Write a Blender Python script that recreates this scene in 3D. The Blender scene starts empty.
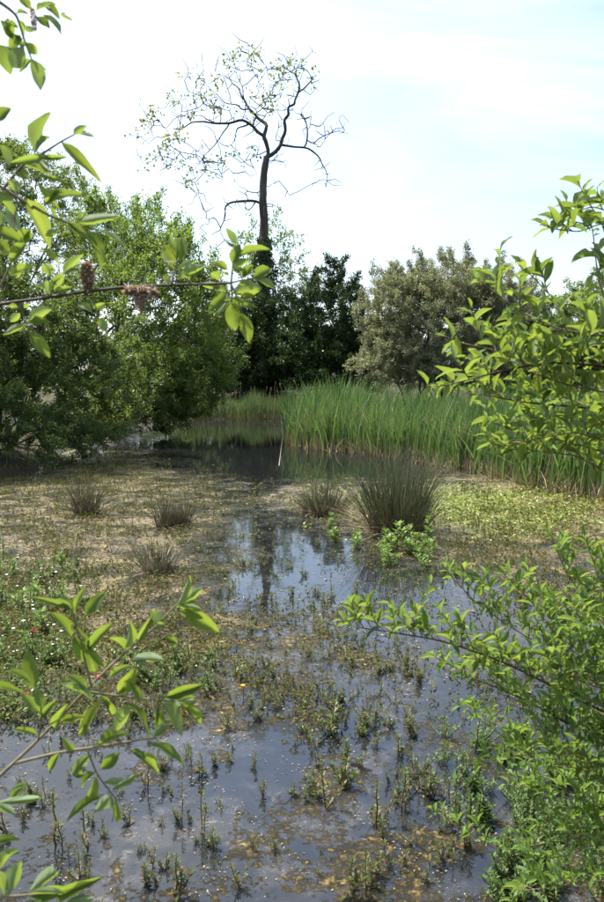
import bpy, math
import numpy as np
from mathutils import Matrix, Vector

SC = bpy.context.scene
COL = SC.collection
RAD = math.radians
rng = np.random.default_rng(7)

# ------------------------------------------------------------------ camera
CAM_H = 2.0
F = 781.0                      # focal length in pixels of a 604 x 902 frame
PITCH = RAD(5.9)
cam_data = bpy.data.cameras.new("camera")
cam_data.sensor_fit = 'VERTICAL'
cam_data.sensor_height = 24.0
cam_data.lens = F / 902.0 * 24.0
cam_data.clip_start = 0.05
cam_data.clip_end = 3000
cam_data.dof.use_dof = True
cam_data.dof.focus_distance = 9.0
cam_data.dof.aperture_fstop = 7.1
cam = bpy.data.objects.new("camera", cam_data)
COL.objects.link(cam)
cam.location = (0, 0, CAM_H)
cam.rotation_euler = (math.pi / 2 - PITCH, 0, 0)
SC.camera = cam

# ------------------------------------------------------------------ sky and sun
SUN_EL, SUN_AZ = RAD(59), RAD(-48)        # azimuth from +Y, negative = left
world = bpy.data.worlds.new("World")
SC.world = world
world.use_nodes = True
nt = world.node_tree
nt.nodes.clear()
def wn(t, **kw):
    n = nt.nodes.new(t)
    for k, v in kw.items():
        setattr(n, k, v)
    return n
out = wn('ShaderNodeOutputWorld')
bg = wn('ShaderNodeBackground')
bg.inputs['Strength'].default_value = 0.12
sky = wn('ShaderNodeTexSky', sky_type='NISHITA')
sky.sun_disc = False
sky.sun_elevation = SUN_EL
sky.sun_rotation = SUN_AZ
sky.air_density = 1.0
sky.dust_density = 1.5
# thin high cloud: direction projected on a flat layer, so streaks run to the horizon
tc = wn('ShaderNodeTexCoord')
sep = wn('ShaderNodeSeparateXYZ')
nt.links.new(tc.outputs['Generated'], sep.inputs[0])
zz = wn('ShaderNodeMath', operation='MAXIMUM'); zz.inputs[1].default_value = 0.0
nt.links.new(sep.outputs['Z'], zz.inputs[0])
za = wn('ShaderNodeMath', operation='ADD'); za.inputs[1].default_value = 0.18
nt.links.new(zz.outputs[0], za.inputs[0])
dx = wn('ShaderNodeMath', operation='DIVIDE'); dy = wn('ShaderNodeMath', operation='DIVIDE')
nt.links.new(sep.outputs['X'], dx.inputs[0]); nt.links.new(za.outputs[0], dx.inputs[1])
nt.links.new(sep.outputs['Y'], dy.inputs[0]); nt.links.new(za.outputs[0], dy.inputs[1])
cmb = wn('ShaderNodeCombineXYZ')
nt.links.new(dx.outputs[0], cmb.inputs[0]); nt.links.new(dy.outputs[0], cmb.inputs[1])
mp = wn('ShaderNodeMapping')
mp.inputs['Rotation'].default_value = (0, 0, RAD(35))
mp.inputs['Scale'].default_value = (1.0, 1.7, 1.0)
mp.inputs['Location'].default_value = (3.1, 1.4, 0)
nt.links.new(cmb.outputs[0], mp.inputs['Vector'])
nz = wn('ShaderNodeTexNoise')
nz.inputs['Scale'].default_value = 1.1
nz.inputs['Detail'].default_value = 9
nz.inputs['Roughness'].default_value = 0.56
nz.inputs['Distortion'].default_value = 0.7
nt.links.new(mp.outputs[0], nz.inputs['Vector'])
rmp = wn('ShaderNodeMapRange')
rmp.inputs['From Min'].default_value = 0.42
rmp.inputs['From Max'].default_value = 0.62
rmp.inputs['To Min'].default_value = 0.10
rmp.inputs['To Max'].default_value = 1.0
nt.links.new(nz.outputs['Fac'], rmp.inputs['Value'])
mx = wn('ShaderNodeMix', data_type='RGBA')
mx.inputs['B'].default_value = (3.5, 3.85, 4.55, 1)
nt.links.new(rmp.outputs[0], mx.inputs['Factor'])
nt.links.new(sky.outputs[0], mx.inputs['A'])
# thin cloud scatters sunlight forward: the veil brightens smoothly towards the sun
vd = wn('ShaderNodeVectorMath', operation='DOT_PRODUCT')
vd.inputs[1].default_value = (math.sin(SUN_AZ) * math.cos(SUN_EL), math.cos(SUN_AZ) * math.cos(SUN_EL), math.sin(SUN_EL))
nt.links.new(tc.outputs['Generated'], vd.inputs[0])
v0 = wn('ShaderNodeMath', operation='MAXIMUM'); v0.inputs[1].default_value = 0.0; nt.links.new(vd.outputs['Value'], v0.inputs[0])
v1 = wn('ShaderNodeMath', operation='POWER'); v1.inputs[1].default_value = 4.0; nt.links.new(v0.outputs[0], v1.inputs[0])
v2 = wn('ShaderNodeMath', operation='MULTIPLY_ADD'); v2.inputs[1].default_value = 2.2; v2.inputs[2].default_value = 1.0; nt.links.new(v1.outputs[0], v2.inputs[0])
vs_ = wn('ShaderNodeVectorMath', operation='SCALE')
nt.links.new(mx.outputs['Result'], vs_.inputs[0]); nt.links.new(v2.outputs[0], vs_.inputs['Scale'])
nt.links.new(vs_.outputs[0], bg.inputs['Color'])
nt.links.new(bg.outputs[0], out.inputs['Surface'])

sun_data = bpy.data.lights.new("sun", 'SUN')
sun_data.energy = 5.0
sun_data.angle = RAD(0.55)
sun_data.color = (1.0, 0.93, 0.82)
sun = bpy.data.objects.new("sun", sun_data)
COL.objects.link(sun)
sd = Vector((math.sin(SUN_AZ) * math.cos(SUN_EL), math.cos(SUN_AZ) * math.cos(SUN_EL), math.sin(SUN_EL)))
sun.rotation_euler = sd.to_track_quat('Z', 'Y').to_euler()
sun.location = sd * 60

SC.view_settings.view_transform = 'Standard'
SC.view_settings.look = 'None'
SC.view_settings.gamma = 1
SC.view_settings.use_curve_mapping = False
SC.view_settings.exposure = 1.15
SC.cycles.max_bounces = 8
SC.cycles.transparent_max_bounces = 8
SC.cycles.caustics_reflective = False
SC.cycles.caustics_refractive = False

# ------------------------------------------------------------------ helpers
CT, ST = math.cos(PITCH), math.sin(PITCH)
def P(px, py, d):
    """world point seen at photo pixel (px, py), d metres ahead of the camera"""
    a, b = (px - 302) / F, (451 - py) / F
    v = np.array([a, CT + b * ST, -ST + b * CT])
    return np.array([0, 0, CAM_H]) + v * (d / v[1])
def G(px, py, z=0.0):
    a, b = (px - 302) / F, (451 - py) / F
    v = np.array([a, CT + b * ST, -ST + b * CT])
    return np.array([0, 0, CAM_H]) + v * ((z - CAM_H) / v[2])
def proj(x, y, z=0.0):
    zc = y * CT - (z - CAM_H) * ST
    yc = y * ST + (z - CAM_H) * CT
    return 302 + F * x / zc, 451 - F * yc / zc
def unit(v):
    v = np.asarray(v, float)
    return v / np.maximum(np.linalg.norm(v, axis=-1, keepdims=True), 1e-9)

def make_mesh(name, verts, quads, smooth=False, mat_idx=None):
    verts = np.asarray(verts, np.float32); quads = np.asarray(quads, np.int32)
    m = bpy.data.meshes.new(name)
    m.vertices.add(len(verts)); m.vertices.foreach_set('co', verts.ravel())
    n, k = quads.shape
    m.loops.add(n * k); m.loops.foreach_set('vertex_index', quads.ravel())
    m.polygons.add(n)
    m.polygons.foreach_set('loop_start', np.arange(0, n * k, k, dtype=np.int32))
    if smooth:
        m.polygons.foreach_set('use_smooth', np.ones(n, bool))
    if mat_idx is not None:
        m.polygons.foreach_set('material_index', np.asarray(mat_idx, np.int32))
    m.update(calc_edges=True)
    return m

class MB:
    """collects quads into one mesh"""
    def __init__(s):
        s.v, s.f, s.mi, s.n = [], [], [], 0
    def add(s, v, f, mi=0):
        v = np.asarray(v, float).reshape(-1, 3); f = np.asarray(f, int).reshape(-1, 4)
        s.v.append(v); s.f.append(f + s.n); s.mi.append(np.full(len(f), mi)); s.n += len(v)
    def tube(s, pts, rad, k=6, mi=0):
        pts = np.asarray(pts, float); n = len(pts)
        rad = np.broadcast_to(np.asarray(rad, float), (n,))
        t = unit(np.gradient(pts, axis=0))
        ref = np.array([0, 0, 1.0]) if abs(t[:, 2]).mean() < 0.8 else np.array([1.0, 0, 0])
        u = unit(np.cross(t, ref)); w = np.cross(t, u)
        a = np.arange(k) * 2 * math.pi / k
        ring = pts[:, None] + rad[:, None, None] * (np.cos(a)[None, :, None] * u[:, None] + np.sin(a)[None, :, None] * w[:, None])
        v = np.concatenate([ring.reshape(-1, 3), pts[-1:] + t[-1:] * rad[-1]])
        i, j = np.meshgrid(np.arange(n - 1), np.arange(k), indexing='ij')
        f = np.stack([i * k + j, i * k + (j + 1) % k, (i + 1) * k + (j + 1) % k, (i + 1) * k + j], -1).reshape(-1, 4)
        s.add(v, f, mi)
        cap = [[(n - 1) * k + q, (n - 1) * k + (q + 1) % k, n * k, n * k] for q in range(0)]
    def leaves(s, pos, d, nrm, L, W, mi=0, fold=0.25):
        """one folded diamond per leaf"""
        pos = np.asarray(pos, float); n = len(pos)
        if n == 0: return
        d = unit(d); nrm = np.asarray(nrm, float)
        side = unit(np.cross(d, nrm)); nn = np.cross(side, d)
        L = np.broadcast_to(L, (n,))[:, None]; W = np.broadcast_to(W, (n,))[:, None]
        a = pos; c = pos + d * L - nn * L * 0.08
        m = pos + d * L * 0.5
        b = m + side * W * 0.5 + nn * W * fold; e = m - side * W * 0.5 + nn * W * fold
        v = np.stack([a, b, c, e], 1).reshape(-1, 3)
        s.add(v, np.arange(n * 4).reshape(-1, 4), mi)
    def blades(s, base, h, w, lean, face, bend, segs=3, mi=0):
        """upright grass blades: base (n,3), height, width, lean vector xy (n,2) at the tip"""
        base = np.asarray(base, float); n = len(base)
        h = np.broadcast_to(h, (n,)); w = np.broadcast_to(w, (n,)); bend = np.broadcast_to(bend, (n,))
        sx = np.stack([np.cos(face), np.sin(face), np.zeros(n)], 1)
        vs = []
        for i in range(segs + 1):
            t = i / segs
            c = base.copy()
            c[:, :2] += lean * (t ** (1 + bend))[:, None] if np.ndim(bend) else lean * t
            c[:, 2] += h * t * (1 - 0.12 * t * np.linalg.norm(lean, axis=1) / np.maximum(h, .01))
            ww = w * (1.0 if t < .5 else max(0.06, 1 - (t - .5) * 1.9))
            vs += [c - sx * ww[:, None] / 2, c + sx * ww[:, None] / 2]
        v = np.stack(vs, 1)                      # n, 2(segs+1), 3
        k = 2 * (segs + 1)
        f = np.array([[2 * i, 2 * i + 1, 2 * i + 3, 2 * i + 2] for i in range(segs)])
        F_ = (np.arange(n)[:, None, None] * k + f[None]).reshape(-1, 4)
        s.add(v.reshape(-1, 3), F_, mi)
    def mesh(s, name, smooth=False):
        if not s.v: return None
        return make_mesh(name, np.concatenate(s.v), np.concatenate(s.f), smooth, np.concatenate(s.mi))

def link(name, mesh, mats=(), parent=None, world_parent=None):
    o = bpy.data.objects.new(name, mesh)
    COL.objects.link(o)
    if mesh is not None and len(mesh.materials) == 0:
        for m in (mats if isinstance(mats, (list, tuple)) else [mats]):
            mesh.materials.append(m)
    if parent is not None:
        o.parent = parent
        if world_parent is not None:
            o.matrix_parent_inverse = Matrix.Translation(-Vector(world_parent))
    return o
def tag(o, label=None, cat=None, group=None, kind=None):
    if label: o['label'] = label
    if cat: o['category'] = cat
    if group: o['group'] = group
    if kind: o['kind'] = kind
    return o
def thing(name, label, cat, loc=(0, 0, 0), group=None):
    o = bpy.data.objects.new(name, None)
    COL.objects.link(o)
    o.location = [float(c) for c in loc]
    o.empty_display_size = 0.2
    return tag(o, label, cat, group)

# ------------------------------------------------------------------ materials
def new_mat(name):
    m = bpy.data.materials.new(name); m.use_nodes = True
    m.node_tree.nodes.clear()
    return m, m.node_tree.nodes, m.node_tree.links
def ramp(N, stops):
    r = N.new('ShaderNodeValToRGB')
    e = r.color_ramp.elements
    while len(e) < len(stops): e.new(0.5)
    for el, (p, c) in zip(e, stops):
        el.position = p; el.color = (*c, 1)
    return r
def leaf_mat(name, cols, trans, under=None, tfac=0.35, rough=0.5, per_object=False, veins=False, spec=0.35):
    m, N, L = new_mat(name)
    o = N.new('ShaderNodeOutputMaterial')
    if per_object:
        oi = N.new('ShaderNodeObjectInfo'); rnd = oi.outputs['Random']
    else:
        g = N.new('ShaderNodeNewGeometry'); rnd = g.outputs['Random Per Island']
    k = len(cols) - 1
    r = ramp(N, [(i / max(k, 1), c) for i, c in enumerate(cols)])
    L.new(rnd, r.inputs[0])
    col = r.outputs[0]
    bump = None
    if veins:
        t = N.new('ShaderNodeTexCoord'); s = N.new('ShaderNodeSeparateXYZ')
        L.new(t.outputs['Object'], s.inputs[0])
        ab = N.new('ShaderNodeMath'); ab.operation = 'ABSOLUTE'; L.new(s.outputs['Y'], ab.inputs[0])
        mr = N.new('ShaderNodeMapRange'); mr.inputs[1].default_value = 0.0; mr.inputs[2].default_value = 0.035
        mr.inputs[3].default_value = 1; mr.inputs[4].default_value = 0
        L.new(ab.outputs[0], mr.inputs[0])
        ma = N.new('ShaderNodeMath'); ma.operation = 'MULTIPLY_ADD'; ma.inputs[1].default_value = -0.9
        L.new(ab.outputs[0], ma.inputs[0]); L.new(s.outputs['X'], ma.inputs[2])
        sn = N.new('ShaderNodeMath'); sn.operation = 'MULTIPLY'; sn.inputs[1].default_value = 62
        L.new(ma.outputs[0], sn.inputs[0])
        si = N.new('ShaderNodeMath'); si.operation = 'SINE'; L.new(sn.outputs[0], si.inputs[0])
        pw = N.new('ShaderNodeMapRange'); pw.inputs[1].default_value = 0.75; pw.inputs[2].default_value = 1.0
        pw.inputs[3].default_value = 0; pw.inputs[4].default_value = 0.45
        L.new(si.outputs[0], pw.inputs[0])
        mxv = N.new('ShaderNodeMath'); mxv.operation = 'MAXIMUM'
        L.new(mr.outputs[0], mxv.inputs[0]); L.new(pw.outputs[0], mxv.inputs[1])
        mv = N.new('ShaderNodeMix'); mv.data_type = 'RGBA'
        L.new(mxv.outputs[0], mv.inputs['Factor']); L.new(col, mv.inputs['A'])
        hs = N.new('ShaderNodeHueSaturation'); hs.inputs['Value'].default_value = 1.5; hs.inputs['Saturation'].default_value = .85
        L.new(col, hs.inputs['Color']); L.new(hs.outputs[0], mv.inputs['B'])
        col = mv.outputs['Result']
        nz = N.new('ShaderNodeTexNoise'); nz.inputs['Scale'].default_value = 5
        L.new(t.outputs['Object'], nz.inputs['Vector'])
        h2 = N.new('ShaderNodeHueSaturation')
        mr2 = N.new('ShaderNodeMapRange'); mr2.inputs[3].default_value = .7; mr2.inputs[4].default_value = 1.3
        L.new(nz.outputs['Fac'], mr2.inputs[0]); L.new(mr2.outputs[0], h2.inputs['Value']); L.new(col, h2.inputs['Color'])
        col = h2.outputs[0]
        # small brown bites and rust spots, different on every leaf
        vo = N.new('ShaderNodeVectorMath'); vo.operation = 'ADD'
        oi2 = N.new('ShaderNodeObjectInfo'); L.new(t.outputs['Object'], vo.inputs[0])
        sc_ = N.new('ShaderNodeVectorMath'); sc_.operation = 'SCALE'; sc_.inputs[0].default_value = (37, 19, 53); L.new(oi2.outputs['Random'], sc_.inputs['Scale']); L.new(sc_.outputs[0], vo.inputs[1])
        sp = N.new('ShaderNodeTexNoise'); sp.inputs['Scale'].default_value = 6.5; sp.inputs['Detail'].default_value = 3; L.new(vo.outputs[0], sp.inputs['Vector'])
        spr = N.new('ShaderNodeMapRange'); spr.inputs[1].default_value = .70; spr.inputs[2].default_value = .76; L.new(sp.outputs['Fac'], spr.inputs[0])
        mb_ = N.new('ShaderNodeMix'); mb_.data_type = 'RGBA'; L.new(spr.outputs[0], mb_.inputs['Factor']); L.new(col, mb_.inputs['A']); mb_.inputs['B'].default_value = (.11, .06, .02, 1)
        col = mb_.outputs['Result']
        bump = N.new('ShaderNodeBump'); bump.inputs['Strength'].default_value = 0.5; bump.inputs['Distance'].default_value = 0.01
        L.new(mxv.outputs[0], bump.inputs['Height'])
    p = N.new('ShaderNodeBsdfPrincipled')
    p.inputs['Roughness'].default_value = rough
    p.inputs['Specular IOR Level'].default_value = spec
    if bump: L.new(bump.outputs[0], p.inputs['Normal'])
    if under is not None:
        ge = N.new('ShaderNodeNewGeometry')
        mu = N.new('ShaderNodeMix'); mu.data_type = 'RGBA'
        L.new(ge.outputs['Backfacing'], mu.inputs['Factor']); L.new(col, mu.inputs['A'])
        mu.inputs['B'].default_value = (*under, 1)
        L.new(mu.outputs['Result'], p.inputs['Base Color'])
    else:
        L.new(col, p.inputs['Base Color'])
    tr = N.new('ShaderNodeBsdfTranslucent')
    mt = N.new('ShaderNodeMix'); mt.data_type = 'RGBA'; mt.inputs['Factor'].default_value = 0.6
    L.new(col, mt.inputs['A']); mt.inputs['B'].default_value = (*trans, 1)
    L.new(mt.outputs['Result'], tr.inputs['Color'])
    ms = N.new('ShaderNodeMixShader'); ms.inputs[0].default_value = tfac
    L.new(p.outputs[0], ms.inputs[1]); L.new(tr.outputs[0], ms.inputs[2])
    L.new(ms.outputs[0], o.inputs[0])
    return m
def plain_mat(name, c1, c2, scale=8, rough=0.8, bump=0.4, detail=6, stretch=(1, 1, 1), bdist=0.02):
    m, N, L = new_mat(name)
    o = N.new('ShaderNodeOutputMaterial'); p = N.new('ShaderNodeBsdfPrincipled')
    t = N.new('ShaderNodeTexCoord'); mp = N.new('ShaderNodeMapping'); mp.inputs['Scale'].default_value = stretch
    L.new(t.outputs['Object'], mp.inputs[0])
    n = N.new('ShaderNodeTexNoise'); n.inputs['Scale'].default_value = scale; n.inputs['Detail'].default_value = detail
    n.inputs['Roughness'].default_value = 0.65
    L.new(mp.outputs[0], n.inputs['Vector'])
    r = ramp(N, [(0.3, c1), (0.7, c2)]); L.new(n.outputs['Fac'], r.inputs[0])
    L.new(r.outputs[0], p.inputs['Base Color'])
    p.inputs['Roughness'].default_value = rough; p.inputs['Specular IOR Level'].default_value = 0.25
    b = N.new('ShaderNodeBump'); b.inputs['Strength'].default_value = bump; b.inputs['Distance'].default_value = bdist
    L.new(n.outputs['Fac'], b.inputs['Height']); L.new(b.outputs[0], p.inputs['Normal'])
    L.new(p.outputs[0], o.inputs[0])
    return m
def blade_mat(name, cols, low, z0, z1, tfac=0.25):
    """green blades whose lowest sheaths are dry and straw coloured"""
    m, N, L = new_mat(name)
    o = N.new('ShaderNodeOutputMaterial'); p = N.new('ShaderNodeBsdfPrincipled')
    g = N.new('ShaderNodeNewGeometry')
    r = ramp(N, [(i / (len(cols) - 1), c) for i, c in enumerate(cols)]); L.new(g.outputs['Random Per Island'], r.inputs[0])
    s = N.new('ShaderNodeSeparateXYZ'); L.new(g.outputs['Position'], s.inputs[0])
    ad = N.new('ShaderNodeMath'); ad.operation = 'MULTIPLY_ADD'; ad.inputs[1].default_value = 0.35
    L.new(g.outputs['Random Per Island'], ad.inputs[0]); L.new(s.outputs['Z'], ad.inputs[2])
    mr = N.new('ShaderNodeMapRange'); mr.inputs[1].default_value = z0; mr.inputs[2].default_value = z1
    L.new(ad.outputs[0], mr.inputs[0])
    mx = N.new('ShaderNodeMix'); mx.data_type = 'RGBA'
    L.new(mr.outputs[0], mx.inputs['Factor']); mx.inputs['A'].default_value = (*low, 1); L.new(r.outputs[0], mx.inputs['B'])
    L.new(mx.outputs['Result'], p.inputs['Base Color'])
    p.inputs['Roughness'].default_value = 0.42; p.inputs['Specular IOR Level'].default_value = 0.4
    tr = N.new('ShaderNodeBsdfTranslucent'); L.new(mx.outputs['Result'], tr.inputs['Color'])
    ms = N.new('ShaderNodeMixShader'); ms.inputs[0].default_value = tfac
    L.new(p.outputs[0], ms.inputs[1]); L.new(tr.outputs[0], ms.inputs[2]); L.new(ms.outputs[0], o.inputs[0])
    return m

M = {}
M['near_leaf'] = leaf_mat('willow_leaf_near', [(.03, .07, .018), (.06, .125, .025), (.09, .15, .05), (.13, .19, .03), (.05, .10, .03), (.10, .16, .03), (.16, .19, .03)], (.34, .44, .04),
                          under=(.20, .27, .14), tfac=.45, rough=.55, per_object=True, veins=True, spec=.22)
M['near_leaf_mass'] = leaf_mat('willow_leaf_mass', [(.055, .11, .022), (.085, .17, .03), (.13, .22, .035)], (.32, .44, .05), under=(.20, .27, .14), tfac=.40, rough=.55, spec=.22)
M['young_twig'] = plain_mat('young_twig_bark', (.10, .085, .045), (.20, .17, .09), 60, .7, .3, bdist=.001)
M['dark_twig'] = plain_mat('dark_twig_bark', (.035, .022, .016), (.085, .055, .04), 70, .65, .4, bdist=.001)
M['bark'] = plain_mat('grey_bark', (.035, .03, .025), (.11, .095, .08), 5, .9, .9, stretch=(1, 1, .25), bdist=.05)
M['shrub_bark'] = plain_mat('shrub_bark', (.05, .042, .032), (.13, .11, .085), 7, .9, .6, stretch=(1, 1, .4))
M['willow_a'] = leaf_mat('foliage_willow', [(.05, .09, .017), (.085, .14, .025), (.13, .19, .035)], (.26, .35, .045), under=(.10, .145, .06), tfac=.4)
M['willow_b'] = leaf_mat('foliage_light_willow', [(.038, .074, .014), (.065, .12, .02), (.115, .175, .03)], (.28, .40, .045), under=(.15, .20, .07), tfac=.48)
M['willow_d'] = leaf_mat('foliage_dark_sallow', [(.04, .072, .015), (.07, .115, .022), (.11, .16, .035)], (.25, .35, .045), under=(.07, .11, .05), tfac=.32)
M['dark'] = leaf_mat('foliage_evergreen', [(.018, .04, .012), (.032, .062, .017), (.055, .09, .025)], (.10, .18, .03), tfac=.25, rough=.4)
M['grey'] = leaf_mat('foliage_grey_willow', [(.13, .165, .06), (.19, .23, .095), (.31, .32, .19), (.17, .15, .07), (.09, .12, .04)], (.34, .36, .13), under=(.26, .28, .20), tfac=.33)
M['sapling'] = leaf_mat('foliage_sapling', [(.06, .11, .03), (.10, .16, .04)], (.28, .38, .08), tfac=.45)
M['treeleaf'] = leaf_mat('foliage_young_tree', [(.10, .13, .03), (.15, .18, .05), (.18, .16, .06)], (.34, .38, .08), tfac=.4)
M['ivy'] = leaf_mat('ivy_leaf', [(.012, .032, .010), (.03, .06, .016), (.05, .085, .02)], (.08, .16, .03), tfac=.2, rough=.35)
M['reed'] = blade_mat('reed_blade', [(.028, .062, .018), (.05, .11, .025), (.085, .155, .035), (.11, .19, .045), (.15, .21, .06)], (.22, .17, .075), .05, .5, .4)
M['reed_far'] = blade_mat('reed_blade_far', [(.05, .10, .025), (.08, .14, .035), (.18, .18, .08), (.07, .13, .03)], (.26, .21, .11), -.1, .45, .35)
M['rush'] = blade_mat('rush_stem', [(.03, .055, .022), (.05, .085, .03), (.085, .11, .05), (.22, .19, .11)], (.13, .105, .06), .05, .45, .1)
M['rush_dead'] = blade_mat('dead_rush_stem', [(.16, .12, .07), (.26, .21, .13), (.09, .065, .04), (.10, .11, .05)], (.035, .026, .018), .05, .35, .1)
M['herb'] = leaf_mat('marsh_herb_leaf', [(.05, .11, .02), (.09, .17, .03), (.13, .22, .04)], (.28, .42, .06), tfac=.35)
M['shoot'] = leaf_mat('shoot_leaf', [(.03, .06, .012), (.05, .095, .02), (.085, .125, .028), (.10, .045, .025), (.075, .05, .022), (.04, .026, .014)], (.2, .3, .05), tfac=.3)
M['cover'] = leaf_mat('ground_cover_leaf', [(.03, .06, .013), (.06, .10, .02), (.10, .14, .03), (.09, .065, .03), (.04, .03, .016)], (.2, .28, .05), tfac=.3)
M['shoot_green'] = leaf_mat('water_herb_leaf', [(.035, .075, .014), (.06, .115, .022), (.10, .16, .035)], (.2, .3, .05), tfac=.3)
M['shoot_stem'] = leaf_mat('shoot_stem', [(.06, .035, .02), (.10, .05, .025), (.07, .075, .03)], (.1, .08, .04), tfac=.05)
M['sprout'] = leaf_mat('sprout_leaf', [(.035, .06, .012), (.085, .115, .022), (.09, .055, .02), (.035, .024, .012), (.15, .11, .045), (.06, .085, .02)], (.2, .24, .06), tfac=.25, rough=.7, spec=.12)
M['green_mat'] = leaf_mat('starwort_leaf', [(.13, .19, .03), (.20, .25, .045), (.26, .28, .07), (.16, .14, .06)], (.3, .4, .06), tfac=.3)
M['flake'] = leaf_mat('floating_debris', [(.24, .175, .075), (.36, .28, .14), (.13, .085, .035), (.19, .17, .05), (.06, .045, .025), (.30, .26, .18)], (.3, .25, .12), tfac=.1, rough=.55, spec=.15)
M['flower_white'] = leaf_mat('white_petal', [(.75, .76, .72), (.8, .8, .78)], (.8, .8, .75), tfac=.3)
M['flower_yellow'] = leaf_mat('yellow_petal', [(.75, .45, .01), (.8, .5, .02)], (.8, .5, .02), tfac=.3)
M['red_leaf'] = leaf_mat('red_leaf', [(.28, .03, .03), (.40, .05, .04), (.18, .03, .02)], (.5, .08, .06), tfac=.3)
M['catkin'] = leaf_mat('catkin_fluff', [(.26, .15, .075), (.36, .23, .13), (.48, .37, .26), (.17, .09, .045)], (.5, .35, .22), tfac=.3, rough=.8)
M['fluff'] = leaf_mat('seed_fluff', [(.75, .72, .66), (.8, .78, .74)], (.8, .78, .72), tfac=.4, rough=.9)
M['dead_wood'] = plain_mat('pale_dead_wood', (.18, .16, .12), (.32, .29, .23), 20, .8, .3)
M['straw'] = leaf_mat('dry_straw', [(.30, .23, .13), (.42, .34, .2), (.2, .14, .08)], (.3, .24, .14), tfac=.15)

# ------------------------------------------------------------------ ground and water
def smooth(a, b, x):
    t = np.clip((x - a) / (b - a), 0, 1); return t * t * (3 - 2 * t)
def ground_z(x, y):
    wob = 0.5 * np.sin(y * .7) + .3 * np.sin(y * 1.9 + 1) + .25 * np.sin(x * 1.3)
    dl = x + 5.9 + wob * .7 + smooth(13, 3, y) * 1.5      # distance in from the left bank
    dr = 11.5 - x + wob * .5
    dn = y - 1.75 - .25 * np.sin(x * 2.1) - smooth(1.0, 3.5, x) * .9
    df = 33.0 + wob * .6 - y - smooth(-2, -6, x) * 3.0
    d = np.minimum(np.minimum(dl, dr), np.minimum(dn, df))
    z = -0.45 * smooth(-.1, 1.5, d) + 0.42 * smooth(0.25, -1.6, d) + .6 * smooth(-1.5, -12, d)
    z += .05 * np.sin(x * 2.3 + y) * np.sin(y * 1.7) + .03 * np.sin(x * 5.1) * np.sin(y * 4.3 + x)
    return z
gx = np.concatenate([[-900, -400, -150, -60, -35], np.arange(-24, 24.01, .35), [35, 60, 150, 400, 900]])
gy = np.concatenate([[-900, -300, -80, -25], np.arange(-8, 52.01, .35), [65, 90, 150, 400, 1500]])
X, Y = np.meshgrid(gx, gy, indexing='ij')
Z = ground_z(X, Y)
def grid_faces(nx, ny):
    i, j = np.meshgrid(np.arange(nx - 1), np.arange(ny - 1), indexing='ij')
    return np.stack([i * ny + j, (i + 1) * ny + j, (i + 1) * ny + j + 1, i * ny + j + 1], -1).reshape(-1, 4)
gm = make_mesh('ground', np.stack([X, Y, Z], -1).reshape(-1, 3), grid_faces(len(gx), len(gy)), True)
M['soil'] = plain_mat('bank_soil', (.02, .016, .010), (.06, .05, .028), 3.0, .95, .7, detail=10, bdist=.08)
tag(link('ground', gm, M['soil']), kind='structure')

# --- how thickly the surface is covered with algae and litter
BLOBS = [  # px, py, rx, ry, cover, green
    (302, 900, 900, 500, .45, .1), (100, 470, 170, 45, .62, .55), (120, 545, 160, 62, .68, .24), (235, 500, 70, 30, .58, .15), (265, 505, 30, 30, .30, 0), (285, 545, 45, 26, .16, 0),
    (520, 545, 150, 62, .66, .2), (330, 500, 60, 14, .75, .4), (490, 508, 75, 20, .9, 1.0), (560, 500, 60, 20, .75, .1),
    (300, 585, 70, 36, .12, .0), (235, 560, 40, 16, .45, .0), (400, 590, 70, 22, .32, .1), (430, 640, 110, 36, .22, 0),
    (220, 447, 60, 20, .0, .0), (265, 440, 55, 22, .0, .0), (280, 462, 34, 13, .0, 0), (345, 464, 60, 11, .03, .2), (245, 412, 60, 7, .45, 0.),
    (300, 650, 110, 40, .52, .0), (60, 640, 120, 60, .72, .35), (60, 715, 130, 30, .62, .1),
    (230, 740, 110, 45, .53, 0), (240, 830, 130, 90, .42, .0), (60, 800, 120, 70, .38, 0),
    (470, 860, 120, 75, .60, .3), (370, 890, 60, 30, .58, .25), (540, 760, 110, 60, .45, .2), (360, 760, 50, 60, .40, 0)]
def cover(x, y):
    px, py = proj(np.asarray(x, float), np.asarray(y, float))
    c = np.full(np.shape(px), .45); g = np.full(np.shape(px), .1)
    for bx, by, rx, ry, v, gr in BLOBS:
        w = np.exp(-.5 * (((px - bx) / rx) ** 2 + ((py - by) / ry) ** 2) ** 1.4)
        c = c + (v - c) * w; g = g + (gr - g) * w
    return c, g
wx = np.arange(-11, 13.01, .11); wy = np.arange(.6, 37.01, .11)
X, Y = np.meshgrid(wx, wy, indexing='ij')
wm = make_mesh('water', np.stack([X, Y, X * 0], -1).reshape(-1, 3), grid_faces(len(wx), len(wy)), True)
cv, gv = cover(X, Y)
for nm, arr in (('cover', cv), ('green', gv)):
    at = wm.attributes.new(nm, 'FLOAT', 'POINT'); at.data.foreach_set('value', arr.ravel().astype(np.float32))
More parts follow.
